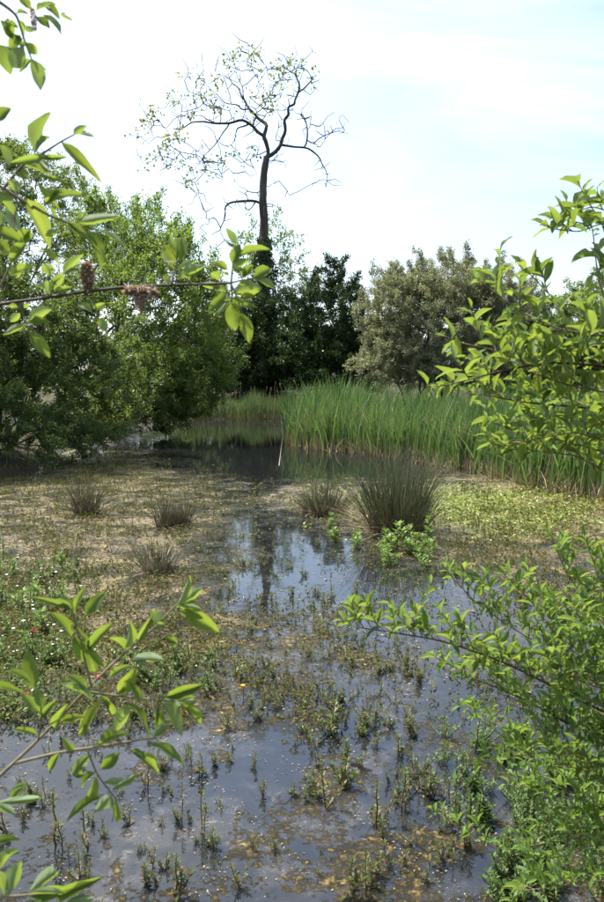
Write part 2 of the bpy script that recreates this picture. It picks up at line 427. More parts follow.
def water_material():
    m, N, L = new_mat('pond_water')
    o = N.new('ShaderNodeOutputMaterial'); p = N.new('ShaderNodeBsdfPrincipled')
    t = N.new('ShaderNodeTexCoord')
    def noise(sc, det=6, rough=.6, dist=0.):
        n = N.new('ShaderNodeTexNoise'); n.inputs['Scale'].default_value = sc; n.inputs['Detail'].default_value = det
        n.inputs['Roughness'].default_value = rough; n.inputs['Distortion'].default_value = dist
        L.new(t.outputs['Object'], n.inputs['Vector']); return n.outputs['Fac']
    def math_(op, a, b=None, c=None):
        n = N.new('ShaderNodeMath'); n.operation = op
        for i, v in enumerate((a, b, c)):
            if v is None: continue
            if isinstance(v, (int, float)): n.inputs[i].default_value = v
            else: L.new(v, n.inputs[i])
        return n.outputs[0]
    def mr(v, a, b, c=0., d=1.):
        n = N.new('ShaderNodeMapRange'); n.interpolation_type = 'SMOOTHSTEP'
        for i, q in enumerate((a, b, c, d)): n.inputs[i + 1].default_value = q
        L.new(v, n.inputs[0]); return n.outputs[0]
    def mix(f, a, b):
        n = N.new('ShaderNodeMix'); n.data_type = 'RGBA'; L.new(f, n.inputs['Factor'])
        for k, v in (('A', a), ('B', b)):
            if isinstance(v, tuple): n.inputs[k].default_value = (*v, 1)
            else: L.new(v, n.inputs[k])
        return n.outputs['Result']
    ac = N.new('ShaderNodeAttribute'); ac.attribute_name = 'cover'
    ag = N.new('ShaderNodeAttribute'); ag.attribute_name = 'green'
    big = noise(2.2, 10, .68, .5); fine = noise(26, 8, .7, .4); mid = noise(7, 6, .6, .8)
    # cover + noise -> patchy mask
    nn = math_('ADD', math_('MULTIPLY', big, .62), math_('MULTIPLY', fine, .38))
    s = math_('ADD', ac.outputs['Fac'], math_('MULTIPLY', math_('SUBTRACT', nn, .5), 2.6))
    mask = mr(s, .50, .80)
    film = mr(math_('ADD', ac.outputs['Fac'], math_('MULTIPLY', math_('SUBTRACT', mid, .5), 1.6)), .1, .7, 0, .75)
    thread = mr(noise(16, 12, .75, 1.2), .52, .66)
    patch = mr(noise(1.3, 6, .6, 1.0), .42, .62)
    film = math_('MULTIPLY', math_('MULTIPLY', film, patch), math_('ADD', .3, math_('MULTIPLY', thread, .9)))
    water = mix(film, (.009, .010, .010), (.13, .118, .10))
    r1 = ramp(N, [(.36, (.018, .015, .008)), (.44, (.055, .043, .020)), (.50, (.09, .064, .018)), (.555, (.185, .135, .042)), (.68, (.33, .26, .105))]); L.new(math_('ADD', math_('MULTIPLY', fine, .55), math_('MULTIPLY', noise(5.5, 8, .7, .6), .45)), r1.inputs[0])
    r2 = ramp(N, [(.3, (.05, .065, .014)), (.5, (.12, .14, .03)), (.75, (.22, .22, .07))]); L.new(fine, r2.inputs[0])
    gmask = mr(math_('ADD', ag.outputs['Fac'], math_('MULTIPLY', math_('SUBTRACT', mid, .5), 1.0)), .3, .75)
    scum = mix(gmask, r1.outputs[0], r2.outputs[0])
    L.new(mix(mask, water, scum), p.inputs['Base Color'])
    L.new(math_('MAXIMUM', mr(mask, 0, 1, .04, .42), math_('MULTIPLY', film, .3)), p.inputs['Roughness'])
    p.inputs['IOR'].default_value = 1.48      # set above that of real water to brighten the mirrored sky
    b1 = N.new('ShaderNodeBump'); b1.inputs['Strength'].default_value = .35; b1.inputs['Distance'].default_value = .004
    L.new(noise(3.0, 3, .5), b1.inputs['Height'])
    b2 = N.new('ShaderNodeBump'); b2.inputs['Strength'].default_value = .9; b2.inputs['Distance'].default_value = .02
    L.new(math_('MULTIPLY', mask, fine), b2.inputs['Height']); L.new(b1.outputs[0], b2.inputs['Normal'])
    L.new(b2.outputs[0], p.inputs['Normal'])
    L.new(p.outputs[0], o.inputs[0])
    return m
M['water'] = water_material()
tag(link('water', wm, M['water']), kind='structure')

# ------------------------------------------------------------------ woody plants
class Wood:
    def __init__(s):
        s.p, s.par, s.stem = [], [], []
        s.ch = None
    def chain(s, pts, parent=-1, sid=0):
        ids = []
        for q in pts:
            s.p.append(np.asarray(q, float)); s.par.append(parent); s.stem.append(sid)
            parent = len(s.p) - 1; ids.append(parent)
        return ids
    def nearest(s, q):
        a = np.asarray(s.p); return int(np.argmin(((a - q) ** 2).sum(1)))
    def grow(s, targets, step, R, up=0.25, minidx=0, wander=.06):
        """join every target to the nearest wood by a curved twig"""
        n0 = len(s.p); cap = n0 + len(targets) * 12
        A = np.full((cap, 3), 1e9); A[:n0] = np.asarray(s.p); n = n0
        for t in targets:
            dv = A[minidx:n] - t
            cost = np.sqrt((dv ** 2).sum(1)) + up * np.maximum(dv[:, 2], 0)
            i = int(np.argmin(cost)) + minidx
            p0 = A[i]; d = np.linalg.norm(t - p0)
            k = int(np.clip(round(d / step), 1, 10))
            pp = s.par[i]
            pd = unit(p0 - A[pp]) if pp >= 0 else np.array([0, 0, 1.])
            c = p0 + pd * d * .38
            par = i
            for q in range(1, k + 1):
                u = q / k
                v = (1 - u) ** 2 * p0 + 2 * u * (1 - u) * c + u * u * t
                if q < k: v = v + R.normal(0, wander * d / k, 3)
                s.p.append(v); s.par.append(par); s.stem.append(1000); A[n] = v; par = n; n += 1
                if n >= cap - 1: return
    def finish(s, r0, expo=.45, stop=False):
        P_ = np.asarray(s.p); par = np.asarray(s.par); n = len(P_)
        cnt = np.zeros(n); kids = [[] for _ in range(n)]
        for i in range(n): 
            if par[i] >= 0: kids[par[i]].append(i)
        for i in range(n - 1, -1, -1):
            if not kids[i]: cnt[i] = max(cnt[i], 1)
            if par[i] >= 0: cnt[par[i]] += cnt[i]
        s.P, s.parA, s.cnt, s.kids, s.r = P_, par, cnt, kids, r0 * cnt ** expo
        chains = []
        todo = [i for i in range(n) if par[i] < 0]
        while todo:
            i = todo.pop(); ch = [i] if par[i] < 0 else [par[i], i]
            while kids[i]:
                k = max(kids[i], key=lambda q: (s.stem[q] == s.stem[i], cnt[q]))
                if stop and s.stem[k] != s.stem[i]:
                    todo.extend(kids[i]); break
                for q in kids[i]:
                    if q != k: todo.append(q)
                ch.append(k); i = k
            chains.append(ch)
        s.chains = chains
        return s
    def radii(s, ch):
        r = s.r[ch].copy()
        if len(ch) > 1 and s.parA[ch[0]] >= 0 or len(ch) > 1: r[0] = min(r[0], r[1] * 1.25)
        return r

def crown_targets(ells, n, R, clump, per):
    """clumpy points inside a union of ellipsoids; ells = (centre, radii)"""
    vol = np.array([np.prod(e[1]) for e in ells]) ** .8; vol /= vol.sum()
    out = []
    k = max(1, n // per)
    which = R.choice(len(ells), k, p=vol)
    for w in which:
        c, r = ells[w]
        d = unit(R.normal(size=3)); d[2] = d[2] * .9 + .08
        rad = R.random() ** .42
        cen = c + d * r * rad
        out.append(cen + R.normal(0, clump, (per, 3)))
    return np.concatenate(out)

def shrub(name, label, cat, ells_px, base_px, n_targets, leaf_n, leaf_L, mat, seed, clump=.35, per=8, stems=5, stem_spread=.5,
          r0=.006, group=None, bark='shrub_bark', wl=.5, spires=0, zmin=.1, upright=.0):
    R = np.random.default_rng(seed)
    ells = []
    for px, py, rx, ry, d, rd in ells_px:
        c = P(px, py, d); s = d / F
        ells.append((c, np.array([rx * s, rd, ry * s])))
    bx, by = base_px
    base = np.array([bx, by, float(ground_z(bx, by))])
    root = thing(name, label, cat, base, group)
    W = Wood()
    main = np.mean([e[0] for e in ells], 0)
    for k in range(stems):
        a = R.random() * 2 * math.pi
        e = ells[k % len(ells)]
        tip = e[0] + np.array([1, 1, .6]) * e[1] * R.normal(0, .35, 3) 
        b = base + np.array([math.cos(a), math.sin(a), 0]) * stem_spread * R.random() - np.array([0, 0, .1])
        mid = b + (tip - b) * np.array([.3, .3, .5]) + R.normal(0, .12, 3)
        u = np.linspace(0, 1, 9)[:, None]
        pts = (1 - u) ** 2 * b + 2 * u * (1 - u) * mid + u * u * tip
        W.chain(pts, -1, k)
    T = crown_targets(ells, n_targets, R, clump, per)
    T = T[T[:, 2] > ground_z(T[:, 0], T[:, 1]) + zmin]
    ex = []
    for k in range(spires):
        c, r = ells[int(R.integers(len(ells)))]
        a_ = R.normal(0, .42, 2); top = c + r * np.array([a_[0], a_[1], math.sqrt(max(.1, 1 - a_ @ a_)) * .9])
        dr = np.array([R.normal(0, .22), R.normal(0, .22), 1.]); hgt = R.uniform(.35, 1.0)
        ex += [top + dr * hgt * f for f in (.25, .5, .75, 1.)]
    if ex: T = np.concatenate([T, np.array(ex)])
    T = T[np.argsort(np.linalg.norm((T - base) * [1, 1, .7], axis=1))]
    W.grow(T, .3 * clump / .35, R)
    W.finish(r0)
    br = MB()
    for ch in W.chains:
        r = W.radii(ch)
        if W.parA[ch[0]] < 0:
            mb = MB(); mb.tube(W.P[ch], r, 7)
            link('stem', mb.mesh('stem', True), M[bark], root, base)
        else:
            br.tube(W.P[ch], r, 4 if r[0] > r0 * 2.2 else 3)
    link('branches', br.mesh('branches', True), M[bark], root, base)
    # leaves along the thin twigs
    par = W.parA
    thin = np.where((W.cnt <= 5) & (par >= 0) & (np.array(W.stem) == 1000))[0]
    wgt = np.where(W.cnt[thin] <= 1.5, 1.6, 1.0); wgt = wgt / wgt.sum()
    e = R.choice(thin, leaf_n, p=wgt)
    u = R.random((leaf_n, 1))
    a, b = W.P[par[e]], W.P[e]
    ed = unit(b - a)
    dirs = unit(ed * .7 + R.normal(0, .6, (leaf_n, 3)) + np.array([0, 0, upright]))
    pos = a + (b - a) * u + R.normal(0, leaf_L * .75, (leaf_n, 3))
    nrm = unit(R.normal(0, .75, (leaf_n, 3)) + np.array([0, 0, 1.]))
    Ls = leaf_L * R.uniform(.65, 1.35, leaf_n)
    mb = MB(); mb.leaves(pos, dirs, nrm, Ls, Ls * wl)
    link('crown', mb.mesh('crown'), M[mat], root, base)
    return root

def at_ground(px, d):
    q = P(px, 400, d); return (float(q[0]), float(q[1]))

shrub('willow_tree', 'tall light green willow leaning over the left bank of the pond', 'tree',
      [(150, 300, 62, 80, 24, 2.0), (195, 345, 38, 60, 23, 1.5), (110, 272, 55, 55, 26, 2), (145, 242, 28, 28, 26, 1.2), (92, 238, 34, 30, 26, 1.2), (180, 290, 32, 48, 24, 1.2), (205, 310, 22, 40, 24.5, 1)],
      at_ground(110, 25.5), 1500, 60000, .095, 'willow_b', 11, clump=.34, per=9, stems=7, stem_spread=.8, wl=.42, spires=60)
shrub('willow_tree', 'tallest willow at the far left edge, behind the foreground twigs', 'tree',
      [(20, 250, 70, 90, 29, 2.2), (-30, 220, 70, 90, 28, 2.5), (60, 225, 36, 48, 30, 1.5), (15, 195, 26, 32, 29, 1.2), (10, 180, 24, 26, 29, 1.0)],
      at_ground(-10, 29), 1000, 40000, .105, 'willow_a', 12, clump=.42, per=9, stems=6, stem_spread=.9, wl=.42, spires=40)
shrub('sallow_bush', 'dark spreading sallow with bare leaning stems at the left water edge', 'bush',
      [(30, 360, 75, 70, 17, 1.6), (90, 375, 55, 52, 18.5, 1.2), (-30, 320, 60, 90, 16.5, 1.8), (60, 320, 50, 45, 18, 1.2)],
      (-6.9, 18.0), 1300, 70000, .075, 'willow_d', 13, clump=.27, per=9, stems=9, stem_spread=1.0, wl=.45)
shrub('sallow_bush', 'low dark sallow overhanging the dark pool below the light willow', 'bush',
      [(165, 408, 40, 17, 23.5, .8), (185, 400, 30, 18, 26, .8), (150, 385, 48, 34, 22, 1.2), (195, 385, 32, 28, 24, 1.0), (105, 415, 45, 22, 20.5, .9), (215, 365, 22, 36, 25, .8)],
      (-5.9, 22.6), 1200, 58000, .08, 'willow_a', 14, clump=.26, per=9, stems=7, stem_spread=.8, wl=.45)
shrub('sallow_bush', 'low leafy sallow scrub touching the marsh at the left frame edge', 'bush',
      [(5, 425, 70, 30, 15.5, 1.0), (75, 428, 45, 22, 17, .8), (-40, 400, 50, 50, 15, 1.0)],
      (-6.5, 15.8), 500, 30000, .062, 'willow_d', 15, clump=.2, per=8, stems=6, stem_spread=.6, wl=.45)
shrub('evergreen_bush', 'black-green evergreen bush left of the bare tree trunk, behind the reeds', 'bush',
      [(245, 360, 36, 44, 38, 1.8), (225, 330, 26, 40, 39, 1.5), (268, 345, 26, 52, 40.5, 1.4), (250, 320, 24, 26, 39, 1.2)],
      at_ground(245, 38.5), 1000, 60000, .12, 'dark', 16, clump=.36, per=9, stems=6, r0=.008)
shrub('evergreen_bush', 'dark evergreen bush with pointed sprigs right of the bare tree trunk', 'bush',
      [(340, 372, 40, 28, 36, 1.4), (362, 350, 22, 36, 36.5, 1.2), (285, 350, 22, 46, 38, 1.3), (325, 345, 36, 50, 37, 1.8), (345, 320, 22, 36, 37, 1.2), (308, 320, 24, 34, 38, 1.3), (332, 290, 12, 22, 37, .6), (300, 365, 26, 32, 36.5, 1.2)],
      at_ground(325, 37.2), 1100, 66000, .115, 'dark', 17, clump=.34, per=9, stems=6, r0=.008, upright=.3, spires=30)
shrub('grey_willow', 'broad grey green willow bush behind the tall reeds', 'bush',
      [(420, 365, 70, 34, 32.5, 1.6), (490, 365, 60, 34, 33, 1.6), (420, 330, 52, 56, 33, 2.2), (385, 345, 34, 46, 33, 1.6), (465, 320, 46, 48, 33.5, 2.0), (440, 300, 64, 32, 34, 1.6), (395, 310, 36, 34, 33.5, 1.4), (480, 305, 40, 36, 34, 1.4), (440, 285, 40, 26, 34, 1.4), (412, 300, 26, 38, 33, 1.2), (510, 305, 36, 36, 34.5, 1.4), (470, 290, 26, 28, 34, 1.2), (500, 335, 36, 50, 34, 1.6)],
      at_ground(430, 33.8), 3600, 180000, .09, 'grey', 18, clump=.30, per=8, stems=9, stem_spread=1.2, wl=.40, upright=.35, spires=60)
shrub('hawthorn_bush', 'dull green hedge bush behind the leafy twigs at the right edge', 'bush',
      [(525, 345, 42, 48, 36, 2.0), (500, 370, 40, 30, 35, 1.4), (560, 345, 60, 48, 36, 2.2), (620, 335, 60, 60, 36, 2.4), (535, 365, 40, 30, 35, 1.4)],
      at_ground(585, 36.5), 1600, 90000, .11, 'willow_a', 19, clump=.36, per=9, stems=7, r0=.008)
shrub('young_sapling', 'thin pale leaved sapling showing against the sky behind the trunk', 'tree',
      [(285, 262, 16, 34, 46, 1.2), (250, 262, 14, 34, 46, 1.2), (268, 240, 22, 24, 46, 1.2), (298, 290, 16, 22, 46, 1)],
      at_ground(276, 46), 260, 3400, .15, 'sapling', 20, clump=.4, per=6, stems=4, r0=.008, stem_spread=.4, wl=.6)
for k, (px, lab) in enumerate([(-60, 'far hedge bush beyond the left frame edge'), (40, 'far hedge bush behind the tall left willows'), (140, 'far hedge bush behind the light green willow'), (215, 'far hedge bush left of the bare tree trunk'),
                              (290, 'far hedge bush right behind the bare tree trunk'), (365, 'far hedge bush in the gap between evergreen and grey willow'),
                              (455, 'far hedge bush behind the grey willow'), (560, 'far hedge bush behind the right edge hedge'), (660, 'far hedge bush beyond the right frame edge')]):
    shrub('hawthorn_bush', lab, 'bush', [(px, 380, 60, 20, 47, 1.5), (px, 358, 58, 34, 49, 2.2), (px + 18, 345, 40, 34, 50, 2), (px - 25, 352, 36, 30, 48.5, 2)],
          at_ground(px, 49), 420, 24000, .15, 'dark', 210 + k, clump=.5, per=9, stems=6, r0=.01, stem_spread=2, group='far hedge bushes')

# --- bare tree with ivy
def bare_tree():
    R = np.random.default_rng(5)
    D = 40.0
    base = P(268, 400, D); base[2] = ground_z(base[0], base[1]) - .05
    root = thing('bare_tree', 'tall half bare tree with crooked limbs and ivy clad trunk against the sky', 'tree', base)
    Z1 = lambda pts: [(130 + x / 2.745, 40 + y / 2.745) for x, y in pts]
    W = Wood()
    def mk(pts, dd=0., w=.06, d0=None):
        q = np.array([P(x, y, D) for x, y in pts])
        t = np.linspace(0, 1, len(q))
        q[:, 1] += dd * t
        # resample and add crookedness
        tt = np.linspace(0, 1, len(q) * 4 - 3)
        q = np.stack([np.interp(tt, t, q[:, i]) for i in range(3)], 1)
        q[1:-1] += R.normal(0, w * (1.6 if len(pts) > 9 and pts[0][1] > 400 else 2.2), (len(q) - 2, 3))
        for _ in range(3): q[1:-1] = (q[:-2] + 2 * q[1:-1] + q[2:]) / 4
        return q
    trunk_px = [(268, 408), (268, 370), (267.5, 330), (266.5, 290), (265, 255), (263.5, 225), (263, 204), (264, 188), (264.8, 174), (266.6, 157)]
    tq = mk(trunk_px, 0, .055); tq[0] = base
    ids = W.chain(tq, -1, 0)
    limbs = [
        ([(375, 322), (370, 275), (350, 255), (325, 240), (290, 237), (240, 242), (205, 240), (170, 258), (130, 265)], -1.2),
        ([(371, 285), (374, 235), (345, 205), (320, 180), (313, 150), (295, 120), (275, 95)], 1.3),
        ([(378, 325), (415, 290), (430, 258), (427, 228), (435, 205), (450, 190), (462, 155), (465, 125), (450, 105), (420, 95)], -1.0),
        ([(417, 289), (480, 292), (520, 305), (540, 340), (543, 368)], 1.4),
        ([(462, 155), (490, 130), (497, 105), (485, 75), (470, 55)], 1.2),
        ([(482, 291), (490, 262), (483, 235), (470, 210), (448, 205)], -.9),
        ([(488, 276), (520, 270), (540, 250), (570, 238), (602, 243)], .8),
        ([(358, 447), (320, 442), (285, 450), (265, 470), (258, 500), (250, 525), (230, 545)], -1.0),
        ([(252, 520), (230, 500), (205, 487), (170, 500)], .8),
        ([(342, 445), (325, 470), (318, 448)], -.5),
        ([(358, 415), (325, 412), (305, 395), (285, 380)], .7),
        ([(376, 405), (393, 390)], .3),
        ([(376, 452), (400, 462), (420, 480)], -.5),
        ([(384, 330), (420, 325), (427, 345)], .5),
        ([(366, 308), (345, 318), (320, 340), (318, 370)], -.6),
        ([(325, 240), (300, 262), (285, 300), (275, 318)], -1.1),
        ([(280, 240), (240, 285), (205, 320), (170, 350)], .9),
        ([(240, 242), (215, 215), (190, 208), (150, 205)], .8),
        ([(320, 183), (290, 175), (260, 170), (225, 150), (200, 120)], -.8),
        ([(345, 206), (335, 228), (336, 242)], .3),
        ([(313, 150), (305, 128), (290, 100), (300, 60)], -.5),
        ([(488, 250), (502, 215), (498, 190)], .3)]
    rad_px = [4.6, 4.6, 4.6, 2.8, 2.0, 2.1, 1.6, 3.4, 1.4, 1.5, 1.2, 1.2, .9, .9, 1.2, 2.0, 1.6, 1.6, 1.8, 2.4, 1.3, .9]
    limb_r = {}
    for k, (pts, dd) in enumerate(limbs):
        q = mk(Z1(pts), dd, .05)
        A = np.asarray(W.p); i = int(np.argmin((((A - q[0]) * [1, .2, 1]) ** 2).sum(1)))
        q[:, 1] += (A[i][1] - q[0][1]) * (1 - np.linspace(0, 1, len(q)) * .3)
        W.chain(q[1:], i, k + 1)
    nl = len(W.p)
    clus = [(25, 240), (30, 320), (70, 220), (75, 300), (90, 325), (120, 170), (125, 150), (160, 95), (190, 185), (230, 150), (240, 100), (280, 75), (300, 30), (320, 35),
            (340, 30), (375, 75), (360, 90), (420, 70), (430, 90), (470, 60), (510, 100), (380, 190), (375, 165), (335, 155), (395, 120), (160, 325), (210, 325),
            (245, 325), (265, 320), (165, 360), (205, 355), (185, 385), (165, 405), (100, 285), (135, 270), (110, 262), (255, 190), (410, 115), (220, 165), (300, 205),
            (350, 205), (120, 330), (60, 210), (20, 265), (180, 150), (450, 60), (400, 80), (280, 60), (190, 100), (330, 310)]
    T = []; lc = []
    for x, y in clus:
        (px, py), = Z1([(x, y)])
        c = P(px, py, D + R.normal(0, 1.3)); T.append(c); lc.append(c)
        for _ in range(5): T.append(c + R.normal(0, .45, 3))
    for x, y in [(560, 250), (580, 385), (490, 385), (500, 240), (515, 330), (190, 450), (215, 560), (270, 560), (240, 345), (250, 370), (300, 285), (150, 230), (140, 215),
                 (330, 60), (350, 130), (260, 130), (410, 160), (500, 150), (225, 370), (180, 280), (220, 225), (430, 150), (385, 150), (440, 260), (480, 180)]:
        (px, py), = Z1([(x, y)])
        for _ in range(3): T.append(P(px, py, D + R.normal(0, 1)) + R.normal(0, .3, 3))
    lim = np.asarray(W.p)[len(tq):]
    for q in lim[R.integers(0, len(lim), 150)]:
        v_ = R.normal(0, 1, 3); v_[2] += .5; T.append(q + unit(v_) * R.uniform(.35, 1.3))
    T = np.array(T)
    T = T[np.argsort(np.linalg.norm(T - P(266, 157, D), axis=1))]
    W.grow(T, .35, R, up=.1, minidx=len(tq) - 6, wander=.22)
    W.finish(.011, stop=True)
    pxm = D / F
    tw = MB()
    for ch in W.chains:
        sid = W.stem[ch[-1]]
        if sid == 0:
            mb = MB(); n = len(ch); t = np.linspace(0, 1, n)
            h = W.P[ch][:, 2]
            r = np.interp(h, [0, 3, 7, 11, 13.5], np.array([9, 6.2, 4.5, 3.7, 2.7]) * pxm)
            k = 14
            mb.tube(W.P[ch], r * (1 + R.normal(0, .03, n)), k)
            link('trunk', mb.mesh('trunk', True), M['bark'], root, base)
        elif sid < 1000:
            mb = MB(); n = len(ch)
            r = np.linspace(rad_px[sid - 1], max(.35, rad_px[sid - 1] * .2), n) * pxm * .42
            mb.tube(W.P[ch], r * (1 + R.normal(0, .06, n)), 8)
            link('limb', mb.mesh('limb', True), M['bark'], root, base)
        else:
            tw.tube(W.P[ch], np.linspace(.024, .011, len(ch)), 4)
    link('twigs', tw.mesh('twigs', True), M['bark'], root, base)['kind'] = 'stuff'
    mb = MB()
    for c in lc:
        n = int(R.integers(14, 30))
        sub = c + R.normal(0, .26, (4, 3))
        pos = sub[R.integers(0, 4, n)] + R.normal(0, .10, (n, 3))
        mb.leaves(pos, R.normal(size=(n, 3)), R.normal(0, .7, (n, 3)) + [0, 0, 1], R.uniform(.13, .24, n), R.uniform(.09, .16, n))
    link('crown', mb.mesh('crown'), M['treeleaf'], root, base)
    mb = MB(); n = 9000
    zt = P(266, 238, D)[2]
    h = R.random(n) ** 1.15 * zt
    a = R.random(n) * 2 * math.pi
    lump = 1 + .35 * np.sin(h * 2.1 + a * 2) + .25 * np.sin(h * 4.7 - a)
    rr = np.interp(h, [0, 3, zt * .8, zt], [.85, .62, .46, .34]) * (.75 + .45 * R.random(n)) * lump
    cx = np.interp(h, tq[:, 2], tq[:, 0]); cy = np.interp(h, tq[:, 2], tq[:, 1])
    pos = np.stack([cx + np.cos(a) * rr, cy + np.sin(a) * rr, h], 1)
    od = np.stack([np.cos(a), np.sin(a), -.2 * np.ones(n)], 1)
    mb.leaves(pos, R.normal(0, .5, (n, 3)) + [0, 0, -1.], od + R.normal(0, .4, (n, 3)), R.uniform(.08, .16, n), R.uniform(.08, .15, n))
    link('ivy', mb.mesh('ivy'), M['ivy'], root, base)
bare_tree()

# ------------------------------------------------------------------ reeds
def reed_proto(R, n=7, h0=1.42, spread=.11, w=.034):
    mb = MB()
    b = np.zeros((n, 3)); b[:, :2] = R.normal(0, spread, (n, 2)); b[:, 2] = -.12
    h = h0 * R.uniform(.65, 1.12, n)
    lean = R.normal(0, .24, (n, 2)) + [.06, 0]
    mb.blades(b, h + .12, R.uniform(.6, 1.2, n) * w, lean, R.normal(0, .8, n), R.uniform(.5, 1.6, n), 4)
    return mb.mesh('reed_plant')
R = np.random.default_rng(31)
reed_meshes = [reed_proto(R) for _ in range(10)]
for m in reed_meshes: m.materials.append(M['reed'])
front = [(294, 446), (320, 449), (350, 452), (400, 459), (440, 466), (480, 473), (520, 484), (560, 494), (610, 500), (660, 500)]
fw = np.array([G(*q) for q in front])
def reed_front(x): return np.interp(x, fw[:, 0], fw[:, 1])
GREED = 'reed plants along the front of the reed bed'
for i in range(150):
    u = (i + R.random()) / 150
    x = fw[0, 0] + (fw[-1, 0] - fw[0, 0]) * u
    y = reed_front(x) + R.random() ** 1.5 * .9 - .05
    o = link('reed_plant', reed_meshes[i % 10])
    s = R.uniform(.8, 1.1)
    o.location = (x, y, 0); o.rotation_euler = (0, 0, R.normal(0, .5)); o.scale = (s, s, s * (R.uniform(.82, 1.05)))
    rp = proj(x, y)[0]
    where = ('at the left corner by the dark pool' if rp < 325 else 'beside the dark pool' if rp < 365 else 'behind the largest rush tussock' if rp < 435 else
             'behind the green weed mat' if rp < 500 else 'below the right willow boughs' if rp < 560 else 'at the right picture edge')
    tag(o, ('tall' if o.scale[2] > .92 else 'shorter') + ' green reed in the front rank ' + where, 'reed', GREED)
mb = MB()
n = 8600
x = R.uniform(fw[0, 0] - .3, fw[-1, 0] + 2, n); y = reed_front(x) + .4 + R.random(n) ** .8 * np.interp(x, [-0.3, 2, 6], [7.5, 8, 6])
keep = ~((x < .1) & (R.random(n) < .5))
x, y = x[keep], y[keep]; n = len(x)
hh = 1.42 * R.uniform(.5, 1.2, n) * (1 + .10 * np.sin(x * 1.7) + .10 * np.sin(y * 1.3 + x * 3) + .06 * np.sin(x * 7.3))
mb.blades(np.stack([x, y, x * 0 - .1], 1), hh + .1, R.uniform(.02, .042, n), R.normal(0, .3, (n, 2)) + [.08, 0], R.normal(0, .8, n), R.uniform(.4, 1.6, n), 4)
tag(link('reed_bed', mb.mesh('reed_bed'), M['reed']), 'dense green mass of tall reeds filling the bed behind its front rank', 'reeds', kind='stuff')
# straw and dead sheaths at the foot of the reeds
mb = MB(); n = 1500
x = R.uniform(fw[0, 0], fw[-1, 0] + .5, n); y = reed_front(x) + R.normal(.25, .35, n)
mb.blades(np.stack([x, y, x * 0 - .05], 1), R.uniform(.15, .5, n), R.uniform(.008, .02, n), R.normal(0, .18, (n, 2)), R.normal(0, .8, n), R.uniform(.3, 1, n), 2)
tag(link('dead_reed_litter', mb.mesh('litter'), M['straw']), 'pale dead reed stalks littering the foot of the reed bed', 'reed litter', kind='stuff')
mb = MB(); n = 420
x = R.uniform(fw[0, 0], fw[-1, 0] + .5, n); y = reed_front(x) + R.random(n) ** 1.4 * 3 + .05
mb.blades(np.stack([x, y, x * 0 - .05], 1), R.uniform(.5, 1.45, n), R.uniform(.012, .022, n), R.normal(0, .45, (n, 2)), R.normal(0, .8, n), R.uniform(.2, 2.2, n), 4)
tag(link('dead_reed_stalks', mb.mesh('stalks'), M['straw']), 'straw coloured dead stalks leaning among the green reeds', 'reed litter', kind='stuff')
# far left reed stand
mb = MB(); n = 3600
q0, q1 = G(135, 421), G(292, 419)
u = R.random(n)
x = q0[0] + (q1[0] - q0[0]) * u; y = q0[1] + (q1[1] - q0[1]) * u + R.random(n) * 2.6 + .4 * np.sin(u * 14)
hh = R.uniform(.55, 1.2, n) * (1 + .25 * np.sin(u * 23) * np.sin(u * 7))
mb.blades(np.stack([x, y, x * 0 - .1], 1), hh, R.uniform(.016, .034, n), R.normal(0, .17, (n, 2)), R.normal(0, .8, n), R.uniform(.4, 1.4, n), 3)
tag(link('far_reed_stand', mb.mesh('far_reeds'), M['reed_far']), 'low stand of reeds at the far side of the dark pool', 'reeds', kind='stuff')
# brown seed heads on the far reeds
for i in range(14):
    q = G(R.uniform(195, 285), 417) + np.array([0, R.uniform(.3, 1.6), 0])
    mb = MB(); h = R.uniform(.95, 1.4)
    mb.tube([[0, 0, -.1], [R.normal(0, .03), 0, h * .6], [R.normal(0, .06), 0, h]], [.008, .007, .006], 5)
    mb.tube([[0.02, 0, h], [.03, 0, h + .05], [.03, 0, h + .16], [.035, 0, h + .2]], [.006, .016, .015, .004], 6)
    o = link('reedmace_stalk', mb.mesh('stalk', True), M['straw']); o.location = q
    tag(o, 'dry brown seed stalk standing above the far reeds', 'reed', 'dry stalks over the far reeds')

